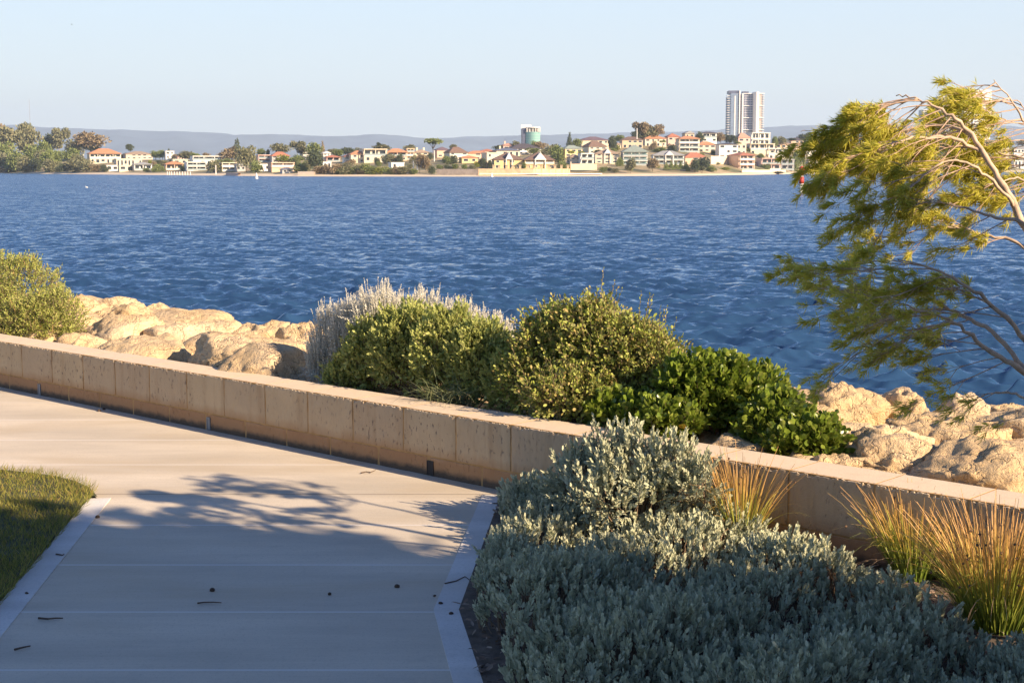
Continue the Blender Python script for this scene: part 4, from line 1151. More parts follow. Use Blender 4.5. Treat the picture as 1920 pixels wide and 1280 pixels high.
def house(x0, x1, yt, yb_, label, short, wallc='cream', roofc='brown', storeys=2, roof='hip', bal=0, rot=14, depth=None, ped=0, chim=0, green=False, roofh=None, left_wing=0, seed=None, base=None, win_n=None, D_=None):
    hr = random.Random(int(x0 * 31 + yb_))
    px = (x0 + x1) / 2
    tq = t_of(px, yb_)
    D, zg = terr(px, tq)
    if D_: D = D_; zg = EYE - (yb_ - 314) / F * D
    k = D / F
    zb = EYE - (yb_ - 314) * k
    Wd = (x1 - x0) * k * (.97 if roof == 'flat' else .97); Ht = (yb_ - yt) * k
    root = empty("house", ((px - 960) * k, D, zb), radians(rot) - math.atan2((px - 960) * k, D) * .6)
    tag(root, label, "house", "houses on the far shore")
    HOUSES.append((px, yb_, x0, x1, short))
    dp = depth or max(7, Wd * .7)
    rh = 0 if roof == 'flat' else (roofh if roofh else min(Ht * .28, 3.2))
    wallH = Ht - rh; x_0, x_1 = -Wd / 2, Wd / 2
    wc = MW[wallc]
    sH_ = wallH / storeys
    body = MB()
    if bal:   # balconies: recess the front and put slabs in front
        body.box(x_0, x_1, 1.6, dp, -4, wallH)
    else:
        body.box(x_0, x_1, 0, dp, -4, wallH)
    if roof == 'flat':
        body.box(x_0 - .15, x_1 + .15, -.2, dp + .15, wallH - .35, wallH + .1 - .35 + .35)
    o_ = body.build("wall", wc, root)
    if roof != 'flat':
        rb = MB(); hip_roof(rb, x_0, x_1, 0, dp, wallH + .01, rh, .5, gable=(roof == 'gable'))
        ro = rb.build("roof", MR[roofc], root)
        for c_ in range(chim):
            cb = MB(); cxx = x_0 + Wd * (.22 + .5 * c_); cb.box(cxx - .5, cxx + .5, dp * .4, dp * .4 + .9, wallH, wallH + rh + 1.1); cb.build("chimney", wc, ro)
    nb = win_n or max(2, int(round(Wd / 3.6)))
    fy = 1.6 if bal else 0
    for s_i in range(storeys):
        zz = s_i * sH_
        if bal and (storeys - s_i) <= bal:
            sb = MB(); sb.box(x_0, x_1, 0, 1.597, zz + sH_ - .32, zz + sH_ - .003) ; sb.box(x_0, x_1, -.25, 1.597, zz - .16, zz + .12)
            sb.build("balcony_slab", M_trim if wallc in ('white', 'cream', 'pale') else wc, root)
            pb_ = MB()
            npst = max(2, nb // 2 + 1)
            for q in range(npst + 1):
                xx = x_0 + .2 + (Wd - .4) * q / npst; pb_.box(xx - .2, xx + .2, .05, .45, zz + .123, zz + sH_ - .323)
            pb_.build("balcony_posts", wc, root)["kind"] = "stuff"
            rb_ = MB(); rb_.box(x_0 + .1, x_1 - .1, -.2, -.12, zz + .15, zz + 1.05); rb_.build("balustrade", M_bgl if green or hr.random() < .5 else M_bal, root)
        if bal and (storeys - s_i) > bal:
            eb = MB(); eb.box(x_0, x_1, 0, 1.597, zz if s_i else -4, zz + sH_ - .19); eb.build("lower_wall", wc, root); fyy = 0
        else: fyy = fy
        cell = Wd / nb
        for q in range(nb):
            cxx = x_0 + cell * (q + .5)
            wwd = cell * (hr.choice((.45, .6, .7)) if fyy == 0 else .8)
            h0 = .9 if fyy == 0 else .3
            if s_i == 0 and hr.random() < .4: h0 = .15
            if hr.random() < .12 and fyy == 0: continue
            win(root, cxx - wwd / 2, cxx + wwd / 2, zz + h0 * sH_ / 3, zz + sH_ * .80, fyy, green)
    if ped:
        pm = MB(); pw = Wd * ped; cx_ = Wd * .02
        hh = rh * .95
        vs_ = [(cx_ - pw / 2, -.9, wallH), (cx_ + pw / 2, -.9, wallH), (cx_, -.9, wallH + hh), (cx_ - pw / 2, dp * .4, wallH), (cx_ + pw / 2, dp * .4, wallH), (cx_, dp * .4, wallH + hh)]
        pm.add(vs_, [(0, 1, 2), (5, 4, 3), (0, 3, 4, 1), (1, 4, 5, 2), (2, 5, 3, 0)])
        for q in (-1, 1): pm.box(cx_ + q * pw * .4 - .2, cx_ + q * pw * .4 + .2, -.85, -.45, 0, wallH - .003)
        pm.build("pediment", M_trim, root)
    return root
H_ = house
# left part of the shore
H_(0, 24, 289, 300, "long low white pavilion half hidden among the big gum trees at the far left", "low white pavilion", 'white', roof='flat', storeys=1, depth=9)
H_(113, 130, 292, 301, "small orange-walled building under the tall pale-trunked gum tree", "small orange-walled building", 'peach', 'tan', 1, 'flat')
H_(138, 164, 290, 299, "single-storey white building between the pale-trunked gum and the red-roofed verandah house", "single-storey white building", 'white', roof='flat', storeys=1)
H_(175, 233, 279, 306, "house with a bright orange hipped roof and dark upper verandah beside tall gums", "orange-roofed verandah house", 'cream', 'orange', 2, 'hip', bal=1, roofh=3.4, depth=14)
H_(242, 292, 284, 299, "long beige two-storey building with pale columns behind the white terraces", "long beige columned building", 'beige', 'tan', 2, 'hip', roofh=2.0, depth=14)
H_(224, 272, 298, 312, "wide cream flat-roofed house with a band of windows below the orange-roofed verandah house", "wide cream band-windowed house", 'cream', roof='flat', storeys=1, win_n=7)
H_(205, 227, 310, 321, "plain white garden wall building by the beach, left of the white-decked house", "white beach wall building", 'white', roof='flat', storeys=1, win_n=2, depth=6)
H_(229, 256, 310, 321, "low cream beach house beside the plain white wall building", "low cream beach house", 'cream', roof='flat', storeys=1, depth=7)
H_(257, 290, 304, 319, "dark grey-roofed boathouse-like house with a white deck on the beach", "grey-roofed house with white deck", 'white', 'grey', 1, 'hip', bal=1, depth=9)
H_(316, 332, 284, 299, "small white two-tier house with a rounded top among trees", "small white two-tier house", 'white', roof='flat', storeys=2, depth=7)
H_(338, 350, 291, 302, "small pink house with terracotta roof, right of the white two-tier house", "small pink house", 'pink', 'pinkish', 1)
H_(329, 357, 299, 309, "cream flat-roofed house just above the orange-roofed pink house", "cream house above the pink one", 'cream', roof='flat', storeys=1)
H_(316, 348, 303, 319, "pink-walled house with a low orange roof near the beach posts", "pink-walled orange-roofed house", 'peach', 'orange', 1, bal=1)
H_(366, 428, 293, 308, "large white flat-roofed modern house with a projecting parapet", "large white parapet house", 'white', roof='flat', storeys=2, bal=1, depth=12)
H_(355, 392, 304, 320, "white terraced house with rows of balusters stepping down to the beach", "white balustered terrace house", 'white', roof='flat', storeys=2, bal=2, depth=10)
H_(420, 449, 305, 321, "cream house with two dark strips of windows near the small jetty", "cream strip-windowed house", 'cream', roof='flat', storeys=2, bal=2, depth=9)
H_(447, 464, 306, 321, "grey gabled house beside the strip-windowed house", "grey gabled house", 'grey', 'grey', 1, 'gable')
H_(488, 513, 291, 305, "pinkish cream house with shaded verandahs on two levels", "pinkish verandah house", 'pink', roof='flat', storeys=2, bal=2)
H_(513, 547, 285, 304, "lilac-grey walled house under a long red roof behind green trees", "long red-roofed lilac house", 'grey', 'red', 2, roofh=2.4)
H_(487, 512, 308, 321, "white flat-roofed house with arched openings right of the big shore tree", "white arched house", 'white', roof='flat', storeys=1)
H_(512, 556, 305, 322, "pinkish villa with a row of columns and arches near the sand", "pinkish columned villa", 'peach', roof='flat', storeys=2, bal=1, depth=11)
H_(532, 552, 314, 325, "low dark-roofed boat shed on the sand in front of the columned villa", "dark-roofed boat shed", 'grey', 'blue', 1, 'hip', depth=6)
H_(570, 591, 283, 299, "house with a pale blue sloping roof over deep shade, behind the round dark tree", "pale-blue-roofed house", 'grey', 'white', 2, 'hip', bal=1)
H_(609, 623, 284, 298, "white gabled house peeping out right of the round dark tree", "white gabled house", 'white', 'white', 2, 'gable')
H_(615, 641, 291, 304, "low house with a deep red roof and thin columns", "deep red-roofed columned house", 'pink', 'red', 1, bal=1)
H_(608, 624, 304, 315, "plain white low house below the deep red roof", "plain white low house", 'white', roof='flat', storeys=1)
H_(649, 667, 289, 306, "little red-roofed portico with white columns", "red-roofed portico", 'white', 'red', 2, bal=2)
H_(660, 691, 283, 306, "cream house with a long bright orange roof beside the portico", "long bright orange-roofed house", 'cream', 'orange', 2)
H_(684, 729, 280, 305, "big cream modern house with stepped flat parapets and a shaded terrace", "big cream stepped house", 'cream', roof='flat', storeys=2, bal=1, depth=14)
H_(728, 766, 279, 302, "orange-roofed house with balconies behind bushy trees, right of the stepped house", "orange-roofed balcony house", 'peach', 'orange', 2, bal=1)
H_(735, 760, 305, 317, "low white house almost hidden by shore shrubs", "hidden low white house", 'white', roof='flat', storeys=1)
H_(764, 779, 279, 300, "narrow apartment block with tall pale columns", "narrow columned block", 'tan', roof='flat', storeys=3, bal=3)
H_(779, 806, 281, 298, "cream house with two square chimneys", "two-chimney cream house", 'cream', 'tan', 2, 'hip', chim=2, roofh=1.5)
H_(820, 845, 276, 296, "peach house with a purple-brown roof right of the umbrella-shaped tree", "peach purple-roofed house", 'peach', 'purple', 2)
H_(842, 880, 276, 303, "tall pale yellow house with a brown roof and a grey shaded side", "tall pale yellow house", 'pale', 'brown', 3, rot=26, roofh=3)
H_(877, 917, 283, 299, "peach house with several small orange roofs", "many-roofed peach house", 'peach', 'orange', 2)
H_(866, 897, 292, 306, "yellow garden house with an orange roof lower on the slope", "yellow garden house", 'yellow', 'orange', 1)
H_(903, 930, 280, 293, "house with a coral red roof above the yellow garden house", "coral red-roofed house", 'cream', 'red', 1)
H_(912, 936, 287, 309, "cream house with one square dark window beside the left yellow villa", "one-window cream house", 'cream', roof='flat', storeys=2, rot=24)
H_(926, 981, 286, 316, "yellow villa with a small white pediment over the door, left one of the pair", "left yellow villa", 'yellow', 'brown', 2, ped=.26, roofh=3.4, depth=13, rot=6)
H_(983, 1040, 286, 316, "yellow villa with a wide white pediment, right one of the pair", "right yellow villa", 'yellow', 'brown', 2, ped=.42, bal=1, roofh=3.6, depth=13, rot=6)
H_(930, 976, 278, 294, "cream house with a dark blue-grey roof and a chimney behind the left yellow villa", "dark blue-roofed cream house", 'cream', 'blue', 1, chim=1)
H_(943, 968, 269, 284, "house with a pinkish sloping roof and a stout chimney", "pinkish-roofed house", 'pink', 'pinkish', 1, chim=1)
H_(957, 1016, 270, 290, "wide white house under a near-black roof in front of the glass office", "wide white dark-roofed house", 'white', 'dark', 2, depth=12, roofh=2.8)
H_(1057, 1093, 273, 296, "yellow house with a grey-green roof left of the dark-roofed pair", "yellow grey-green-roofed house", 'yellow', 'greygreen', 2, rot=22)
H_(1068, 1090, 290, 308, "small beige house among palms below the grey-green roof", "small beige palm house", 'beige', 'tan', 2)
H_(1088, 1113, 288, 310, "white modern house with shaded balconies on two floors above a long pale wall", "white two-floor balcony house", 'white', roof='flat', storeys=2, bal=2)
H_(1088, 1141, 257, 280, "hilltop house with a broad dark maroon roof", "maroon-roofed hilltop house", 'cream', 'purple', 2, depth=13, rot=12)
H_(1100, 1139, 265, 289, "cream house with a brown roof and a deep blue shaded left side", "brown-roofed blue-sided house", 'cream', 'brown', 2, rot=28, roofh=3.2)
H_(1114, 1160, 279, 307, "cream three-storey mansion with a central triangular gable", "three-storey gabled mansion", 'cream', 'tan', 3, ped=.3, roofh=2.6, rot=4, depth=12)
H_(1164, 1204, 257, 278, "tan hilltop house with twin hipped brown roofs", "twin-roofed tan house", 'tan', 'brown', 2, rot=10)
H_(1152, 1163, 268, 279, "tiny cream outbuilding left of the twin-roofed tan house", "tiny cream outbuilding", 'cream', 'tan', 1)
H_(1166, 1213, 272, 310, "four-level cream house with green glass balconies and a grey-green roof", "green glass balcony house", 'pale', 'greygreen', 3, bal=3, green=True, roofh=3.6, rot=4, depth=12)
H_(1206, 1248, 255, 275, "cream hilltop house with a long orange roof right of the huge tree", "long orange-roofed hilltop house", 'cream', 'orange', 2)
H_(1222, 1281, 283, 309, "dazzling white house with three ornate gables and many slim columns", "white three-gabled house", 'white', 'grey', 2, ped=.3, bal=2, roofh=2.4, rot=4, depth=11)
H_(1249, 1272, 251, 274, "pinkish white house with a pointed red roof", "pointed red-roofed house", 'pink', 'red', 2)
H_(1270, 1310, 256, 286, "three-level cream house with curved balconies", "curved-balcony cream house", 'cream', 'orange', 3, bal=3, roofh=1.6)
H_(1281, 1299, 247, 262, "grey gabled roof house just behind the curved-balcony house", "grey-gabled hilltop house", 'tan', 'grey', 1, 'gable')
H_(1313, 1341, 248, 268, "white two-storey house with a thin dark flat roof on the skyline", "dark flat-roofed white house", 'white', 'dark', 2, roofh=.9, bal=1)
H_(1305, 1340, 266, 286, "house with a flat orange roof above big glazed doors", "orange-roofed glazed house", 'cream', 'orange', 2, roofh=2)
H_(1281, 1323, 286, 309, "pink house with a broad salmon-red roof behind the dark shore tree", "broad salmon-roofed pink house", 'peach', 'red', 2, roofh=2.6)
H_(1344, 1381, 269, 298, "white modern house with one long dark window band over a tall blank cream wall", "long-window-band white house", 'white', 'dark', 3, 'hip', roofh=.8)
H_(1377, 1396, 271, 292, "narrow cream cube-shaped house", "narrow cream cube house", 'cream', roof='flat', storeys=2)
H_(1379, 1404, 250, 277, "pinkish brown house with a pointed roof right at the foot of the tall tower", "pinkish pointed-roof house", 'pink', 'pinkish', 2, rot=24, roofh=3.4)
H_(1404, 1442, 250, 275, "white two-level box house on the skyline right of the tower's foot", "white skyline box house", 'white', roof='flat', storeys=2, bal=2, rot=24)
H_(1402, 1450, 270, 292, "long white terraced house with shaded openings below the skyline box house", "long white terraced house", 'cream', roof='flat', storeys=2, bal=1, depth=12)
H_(1436, 1476, 279, 300, "white stepped house with a long row of glazed doors", "white stepped glazed-door house", 'white', roof='flat', storeys=2, bal=1, depth=12)
H_(1382, 1414, 286, 319, "tall pinkish cream house with stacked dark balconies and a red roof", "stacked-balcony pink house", 'peach', 'red', 3, bal=3, rot=26, roofh=1.6, depth=14)
H_(1424, 1462, 297, 319, "pinkish cream house with two rows of large windows by the beach", "two-window-row beach house", 'pink', roof='flat', storeys=2, bal=2, depth=12)
H_(1461, 1486, 299, 319, "grey glass-fronted beach house right of the two-window-row house", "grey glass-fronted beach house", 'grey', roof='flat', storeys=2, bal=2, depth=9)
H_(1450, 1480, 267, 280, "low peach house on the skyline left of the windblown branches", "low peach skyline house", 'peach', 'tan', 1)
H_(1478, 1502, 259, 277, "peach house with a dark roof touching the left tips of the windblown tree", "dark-roofed peach house", 'peach', 'dark', 2)
# seen through the windblown tree
for x0, x1, ya, yb_, lab, sh, wc, rc, st, rf in [
 (1506, 1532, 283, 294, "small white house glimpsed through the leftmost sprays of the windblown tree", "first house behind the sprays", 'white', 'white', 1, 'flat'),
 (1512, 1538, 297, 310, "cream beach house just right of the red and white channel marker", "cream house by the channel marker", 'cream', 'tan', 1, 'hip'),
 (1574, 1602, 262, 284, "house with a purple-grey roof glimpsed high between the branches", "purple-grey-roofed house", 'grey', 'purple', 2, 'hip'),
 (1610, 1642, 292, 312, "cream house with a dark red roof behind the drooping twigs", "dark red house behind the twigs", 'cream', 'red', 1, 'hip'),
 (1645, 1667, 279, 293, "cream house with a rounded pale roof above the dark red one", "pale-roofed cream house", 'cream', 'white', 2, 'hip'),
 (1648, 1677, 298, 313, "white low beach house right of the dark red roof", "white low house behind twigs", 'white', 'white', 1, 'flat'),
 (1700, 1738, 295, 312, "white twin-roofed house under the arching main stem", "white house under the arching stem", 'white', 'grey', 1, 'hip'),
 (1715, 1733, 284, 296, "pale gabled house just above the white one under the arching stem", "pale gabled house in the branches", 'white', 'grey', 1, 'gable'),
 (1744, 1778, 299, 316, "white beach house with dark garage right of the arching stem's drooping twigs", "white garage house", 'white', 'white', 1, 'flat'),
 (1803, 1830, 281, 300, "beige house right behind the thick part of the pale main stem", "beige house behind the stem", 'beige', 'tan', 2, 'hip'),
 (1856, 1885, 278, 304, "boxy cream house on the right of the pale main stem", "boxy cream house right of the stem", 'cream', 'tan', 2, 'flat'),
 (1893, 1932, 274, 297, "large white house with dark openings at the picture's right edge", "large white edge house", 'white', 'grey', 2, 'hip'),
 (1894, 1935, 299, 318, "low white beach house with square windows at the right edge", "low white edge beach house", 'white', 'white', 1, 'flat')]:
    H_(x0, x1, ya, yb_, lab, sh, wc, rc, st, rf)

# ---- towers
def tower_root(px0, px1, ybot, D, label, rot=0):
    px = (px0 + px1) / 2; k = D / F
    zb = EYE - (ybot - 314) * k
    r_ = empty("tower_block", ((px - 960) * k, D, zb), radians(rot)); tag(r_, label, "tower block")
    return r_, (px1 - px0) * k, k
M_tglass = plain("blue_grey_glass", (.20, .26, .36), .25, .15, .3)
M_tlilac = plain("lilac_panel", (.30, .32, .40), .5, .15, .3)
M_twhite = plain("tower_white", (.86, .82, .76), .6, .03, .3)
M_tshade = plain("tower_dark", (.11, .12, .18), .4, .15, .4)
M_tpink = plain("tower_pinkish", (.48, .41, .38), .7, .15, .3)
r_, Wt, k = tower_root(1358, 1429, 262, 1750, "tall round-cornered apartment tower with stacked white balconies and a bright curved bay", 0)
Hh = (262 - 178) * k; nf = 19; fh = Hh / nf
def X_(px): return (px - (1358 + 1429) / 2) * k
body = MB(); body.box(X_(1366), X_(1379), 2, 26, -15, Hh); body.build("blue_glass_bay", M_tglass, r_)
body = MB(); body.box(X_(1379), X_(1393) , 4.5, 24, -15, Hh - .5); body.box(X_(1393), X_(1408), 5.5, 24, -15, Hh - .4); body.build("wall", M_tlilac, r_)
body = MB(); n_ = 14
pts = [(X_(1413) + X_(4.6 + 1393.5) * 0 + 5.2 * k * 1.0 * cos(a), 4.5 + 6.5 * sin(a)) for a in np.linspace(pi, 2 * pi, n_)] + [(X_(1418), 14), (X_(1408), 14)]
body.prism(pts, -15, Hh + 1.5); body.build("curved_bay", M_twhite, r_)
body = MB(); body.box(X_(1417.5), X_(1424), 5, 22, -15, Hh - .2); body.build("right_wing", M_tpink, r_)
for px in (1382, 1387.5): 
    mb = MB(); mb.box(X_(px) - .6, X_(px) + .6, 1.2, 5, -15, Hh + (3 if px == 1382 else 0)); mb.build("fin", M_twhite, r_)
mb = MB(); mb.box(X_(1372.5), X_(1374.5), 1.7, 1.99, -15, Hh - 3); mb.build("light_strip", M_twhite, r_)
for f_ in range(nf + 1):
    z = f_ * fh
    mb = MB()
    if f_ >= 1 and f_ <= nf - 1:
        mb.box(X_(1359), X_(1366) - .01, 3, 14, z - .28, z + .28)
        mb.box(X_(1424) + .01, X_(1428.6), 4, 16, z - .25, z + .25)
    big = f_ in (nf, 14, 9, 4)
    hh2 = .55 if big else .22
    mb.box(X_(1376), X_(1381.5), 2.2, 4.49, z - hh2, z + hh2 * .4)
    mb.box(X_(1388.5), X_(1407.5), 3.4 if big else 4.6, 5.49, z - hh2, z + hh2 * .4)
    if big: mb.box(X_(1419), X_(1428.5), 3.6, 4.99, z - .5, z + .4)
    mb.build("floor_slab", M_twhite, r_)
mb = MB(); mb.box(X_(1359), X_(1362), 8, 13.5, -15, Hh - 4.5); mb.box(X_(1425.5), X_(1427.5), 9, 15, -15, Hh - .5); mb.build("balcony_glass", M_tglass, r_)["kind"] = "stuff"
for f_ in range(nf):
    z = f_ * fh; mb = MB()
    for px in (1377.5, 1384.5, 1391, 1395.5, 1399.5, 1404): mb.box(X_(px), X_(px + 2.0), 4.3 if px < 1393 else 5.3, 4.48 if px < 1393 else 5.48, z + .6, z + fh - .7)
    mb.build("window_row", M_tshade, r_)["kind"] = "stuff"
mb = MB(); mb.box(X_(1362.5), X_(1381), 4, 22, Hh + .01, Hh + 3.4); mb.box(X_(1389), X_(1400), 8, 20, Hh + .01, Hh + 2.6); mb.build("roof_plant_room", M_tshade, r_)
# glass office
r_, Wt, k = tower_root(977, 1013, 275, 1150, "white office building with a curved green glass front and an open top storey", 0)
def X_(px): return (px - 995) * k
Hh = (275 - 235) * k
mb = MB(); mb.box(X_(977), X_(996), 8, 13, -8, Hh); mb.build("white_slab", M_twhite, r_)
mb = MB(); mb.box(X_(979.5), X_(985.5), 3.5, 7.99, -8, (275 - 241) * k); mb.build("stair_bay", M_tshade, r_)
pts = [(X_(985.6), 8)] + [(X_(985.6) + (X_(1012.5) - X_(985.6)) * q, 3.2 - 2.6 * sin(q * pi)) for q in np.linspace(0, 1, 12)] + [(X_(1012.5), 12)]
mb = MB(); mb.prism(pts, -8, (275 - 248.5) * k); mb.build("curved_glass_front", M_gglass, r_)
for f_ in range(5):
    mb = MB(); z = (275 - 268 + f_ * 4.6) * k; mb.prism([(x_, y_ - .12) for x_, y_ in pts[1:-1]] + [(X_(1012.5), 3.3), (X_(985.6), 3.3)], z - .12, z + .12); mb.build("floor_band", plain("green_band", (.35, .50, .47), .4) if f_ == 0 else bpy.data.materials["green_band"], r_)
mb = MB(); mb.prism([(x_, y_ - .3) for x_, y_ in pts[1:-1]] + [(X_(1012.5), 7.9), (X_(988), 7.9)], (275 - 241) * k, (275 - 239.6) * k); mb.build("roof", M_twhite, r_)
for q in (988, 993, 999, 1004, 1008.5, 1012):
    mb = MB(); mb.box(X_(q) - .35, X_(q) + .35, 1.6, 2.3, (275 - 248.5) * k + .01, (275 - 241) * k - .01); mb.build("column", M_trim, r_)
mb = MB(); mb.box(X_(988), X_(1011), 4.0, 7.5, (275 - 248.5) * k + .01, (275 - 241) * k - .01); mb.build("top_storey", M_tpink, r_)
# gridded tower behind the tree
r_, Wt, k = tower_root(1722, 1802, 262, 1950, "wide grey gridded apartment block behind the arching stem of the windblown tree", 0)
def X_(px): return (px - 1762) * k
for (a_, b_, yt) in ((1722, 1748, 208), (1748, 1800, 184)):
    mb = MB(); mb.box(X_(a_), X_(b_), 3, 22, -12, (262 - yt) * k); mb.build("wall", M_tglass, r_)
    nf = int((262 - yt) / 3.4)
    for f_ in range(nf + 1):
        z = (262 - yt) * k * f_ / nf; mb = MB(); mb.box(X_(a_) - .3, X_(b_) - .35, 1.2, 2.99, z - .3, z + .25); mb.build("floor_slab", M_twhite, r_)
    q = a_ + 2
    while q < b_:
        mb = MB(); mb.box(X_(q) - .35, X_(q) + .35, 1.5, 2.98, -12, (262 - yt) * k - .6); mb.build("fin", M_twhite, r_); q += 5.2
r_, Wt, k = tower_root(1798, 1849, 262, 1900, "plain bright white tower block rising behind the top sprays of the windblown tree", 8)
mb = MB(); mb.box(-Wt / 2 + 12, Wt / 2, 0, 20, -12, (262 - 172) * k); mb.box(-Wt / 2, -Wt / 2 + 11.99, 2, 18, -12, (262 - 177) * k); mb.build("wall", M_twhite, r_)
mb = MB(); mb.box(-Wt / 2 + 1.5, -Wt / 2 + 9, 1.7, 1.99, (262 - 181) * k, (262 - 178.3) * k); mb.build("window", M_tshade, r_)
for f_ in range(12):
    mb = MB(); z = (262 - 190) * k - f_ * 3.4; mb.box(-Wt / 2 + 13, Wt / 2 - 1, -.15, -.01, z - 1.4, z); mb.build("window_row", M_tshade, r_)["kind"] = "stuff"
r_, Wt, k = tower_root(1600, 1601, 0, 1, "x") if False else (None, 0, 0)
# radio mast
D = 3200; k = D / F; p = at_y(57.5, 262, D)
ma = empty("radio_mast", p); tag(ma, "thin lattice radio mast rising into the pale sky above the gum trees at far left", "radio mast")
mb = MB(); hm_ = 74 * k
for a_ in (0, 2.1, 4.2): mb.tube([(cos(a_) * .9, sin(a_) * .9, -10), (cos(a_) * .35, sin(a_) * .35, hm_)], .16, 5)
z = -8
while z < hm_ - 4: mb.tube([(.8, 0, z), (-.4, .7, z + 3)], .1, 4); mb.tube([(-.4, .7, z), (-.4, -.7, z + 3)], .1, 4); z += 3
mb.build("mast", plain("mast_steel", (.35, .36, .40), .6), ma)
# retaining walls and shore edge
M_rw = plain("sandstone_wall", (.56, .42, .26), .9, .2, .5)
M_rwd = plain("dark_stone_wall", (.22, .19, .17), .9, .25, .6)
def shore_wall(pxs, ytop, ybot, off, thick, mat, name, label, cat="wall", below=1.0):
    mb = MB(); P_ = []
    for px in pxs:
        D = shoreD(px) + off; k = D / F; P_.append(((px - 960) * k, D, EYE - (ybot - 314) * k - below, EYE - (ytop - 314) * k))
    for a, c in zip(P_[:-1], P_[1:]):
        mb.add([(a[0], a[1], a[2]), (c[0], c[1], c[2]), (c[0], c[1] + thick, c[2]), (a[0], a[1] + thick, a[2]), (a[0], a[1], a[3]), (c[0], c[1], c[3]), (c[0], c[1] + thick, c[3]), (a[0], a[1] + thick, a[3])],
               [(0, 3, 2, 1), (4, 5, 6, 7), (0, 1, 5, 4), (2, 3, 7, 6)])
    o_ = mb.build(name, mat); tag(o_, label, cat); return o_
shore_wall([820, 850, 880, 897], 317, 328, 9, 1.2, M_rwd, "retaining_wall", "dark stone retaining wall under the rockery left of the yellow villas")
shore_wall([897.5, 930, 960, 1000, 1040, 1068], 316.5, 326, 9, 1.2, M_rw, "retaining_wall", "sandstone terrace wall in front of the two yellow villas")
shore_wall([1069, 1090, 1118], 307.5, 315, 26, 1.2, MW['tan'], "retaining_wall", "pale garden wall under the white two-floor balcony house")
shore_wall([900, 960, 1020, 1080, 1128], 325.0, 326.2, 4, 2.0, M_trim, "boardwalk", "thin pale boardwalk along the water below the yellow villas", "boardwalk", 0)
shore_wall([1330, 1362, 1382], 293, 305, 70, 1.0, MW['cream'], "retaining_wall", "tall blank cream wall above the sandy slope left of the stacked-balcony house")
shore_wall([1388, 1420, 1470], 318.5, 322, 12, 1.0, MW['cream'], "retaining_wall", "low cream wall along the beach under the two-window-row beach house")
shore_wall([427, 438, 450], 324.5, 329, 1.5, 6, MW['pink'], "jetty", "small pinkish stone jetty jutting from the sand near the strip-windowed house", "jetty")
shore_wall([561, 575, 591], 321.5, 327, 6, 5, MW['beige'], "retaining_wall", "low beige wall on the beach right of the columned villa")
mb0 = MB(); mb0.box(-.5, .5, -.5, .5, -1.5, 3.0); mb0.box(-.65, .65, -.65, .65, 3.001, 3.3)
me_p = mb0.mesh("pillar", M_rw)
for i, px in enumerate((926, 936, 950, 962, 975, 990, 1002, 1014, 1028, 1040, 1052, 1064)):
    D = shoreD(px) + 9.6; k = D / F
    o_ = link("wall_pillar", me_p, None, ((px - 960) * k, D, EYE - (316.5 - 314) * k - 1.6)); tag(o_, "short stone pillar on the terrace wall in front of the yellow villas", "pillar", "pillars along the sandstone terrace")
# posts on the beach
mb0 = MB(); mb0.tube([(0, 0, -1), (0, 0, 1.7)], .22, 6); mb0.tube([(0, 0, 1.7), (0, 0, 1.85)], [.34, .2], 6); me_p = mb0.mesh("beach_post", M_trim)
for px in (318, 322, 326, 331, 336, 341, 346, 351, 356, 361):
    D = shoreD(px) + 2; o_ = link("beach_post", me_p, None, ((px - 960) / F * D, D, WZ)); tag(o_, "short pale post standing at the water's edge below the pink-walled house", "post", "posts at the water's edge")
# flagpole-like poles
def pole(px, ya, yb_, off, label, r=.22):
    D = shoreD(px) + off; k = D / F; mb = MB(); z0 = EYE - (yb_ - 314) * k; z1 = EYE - (ya - 314) * k
    mb.tube([(0, 0, 0), (0, 0, z1 - z0)], [r, r * .7], 6); mb.tube([(0, 0, z1 - z0), (0, 0, z1 - z0 + .3)], [r * 1.6, r * .5], 6)
    o_ = mb.build("pole", M_trim, None, False, ((px - 960) * k, D, z0)); tag(o_, label, "pole")
pole(408.5, 311, 327, 3, "tall white pole on the beach left of the strip-windowed house", .3)
pole(776.5, 303, 322, 22, "left one of two pale poles in the brown shrubs beside the clipped hedge", .3)
pole(784, 300, 322, 22, "right one of two pale poles in the brown shrubs beside the clipped hedge", .3)
pole(815.5, 284, 303, 45, "slim pale pole in front of the umbrella-shaped tree", .25)
pole(1192, 243, 262, 190, "light mast poking up in front of the huge hilltop tree", .3)
# ---- markers and buoys on the water
def water_pt(px, y_): D = (EYE - WZ) * F / (y_ - 314); return Vector(((px - 960) / F * D, D, WZ)), D / F
p, k = water_pt(1499.5, 362)
M_red = plain("marker_red", (.62, .04, .03), .5, .08, 2); M_mw = plain("marker_white", (.80, .78, .74), .5, .05, 2)
cm = empty("channel_marker", p); tag(cm, "red and white channel marker pile standing in the water beside the windblown tree", "channel marker")
mb = MB(); mb.tube([(0, 0, -1), (0, 0, 18 * k)], [.36, .34], 12); mb.build("base", M_mw, cm, True)
mb = MB(); mb.tube([(0, 0, 18 * k), (0, 0, 30 * k)], [.40, .36], 12); mb.tube([(0, 0, 33 * k), (0, 0, 40 * k)], .16, 10); mb.build("post", M_red, cm, True)
mb = MB(); mb.tube([(0, 0, 30 * k), (0, 0, 33 * k)], .26, 12); mb.build("band", M_mw, cm, True)
mb = MB(); mb.tube([(0, 0, 40 * k), (0, 0, 42 * k), (0, 0, 48 * k), (0, 0, 50 * k)], [.1, .38, .38, .1], 12); mb.build("topmark", M_red, cm, True)
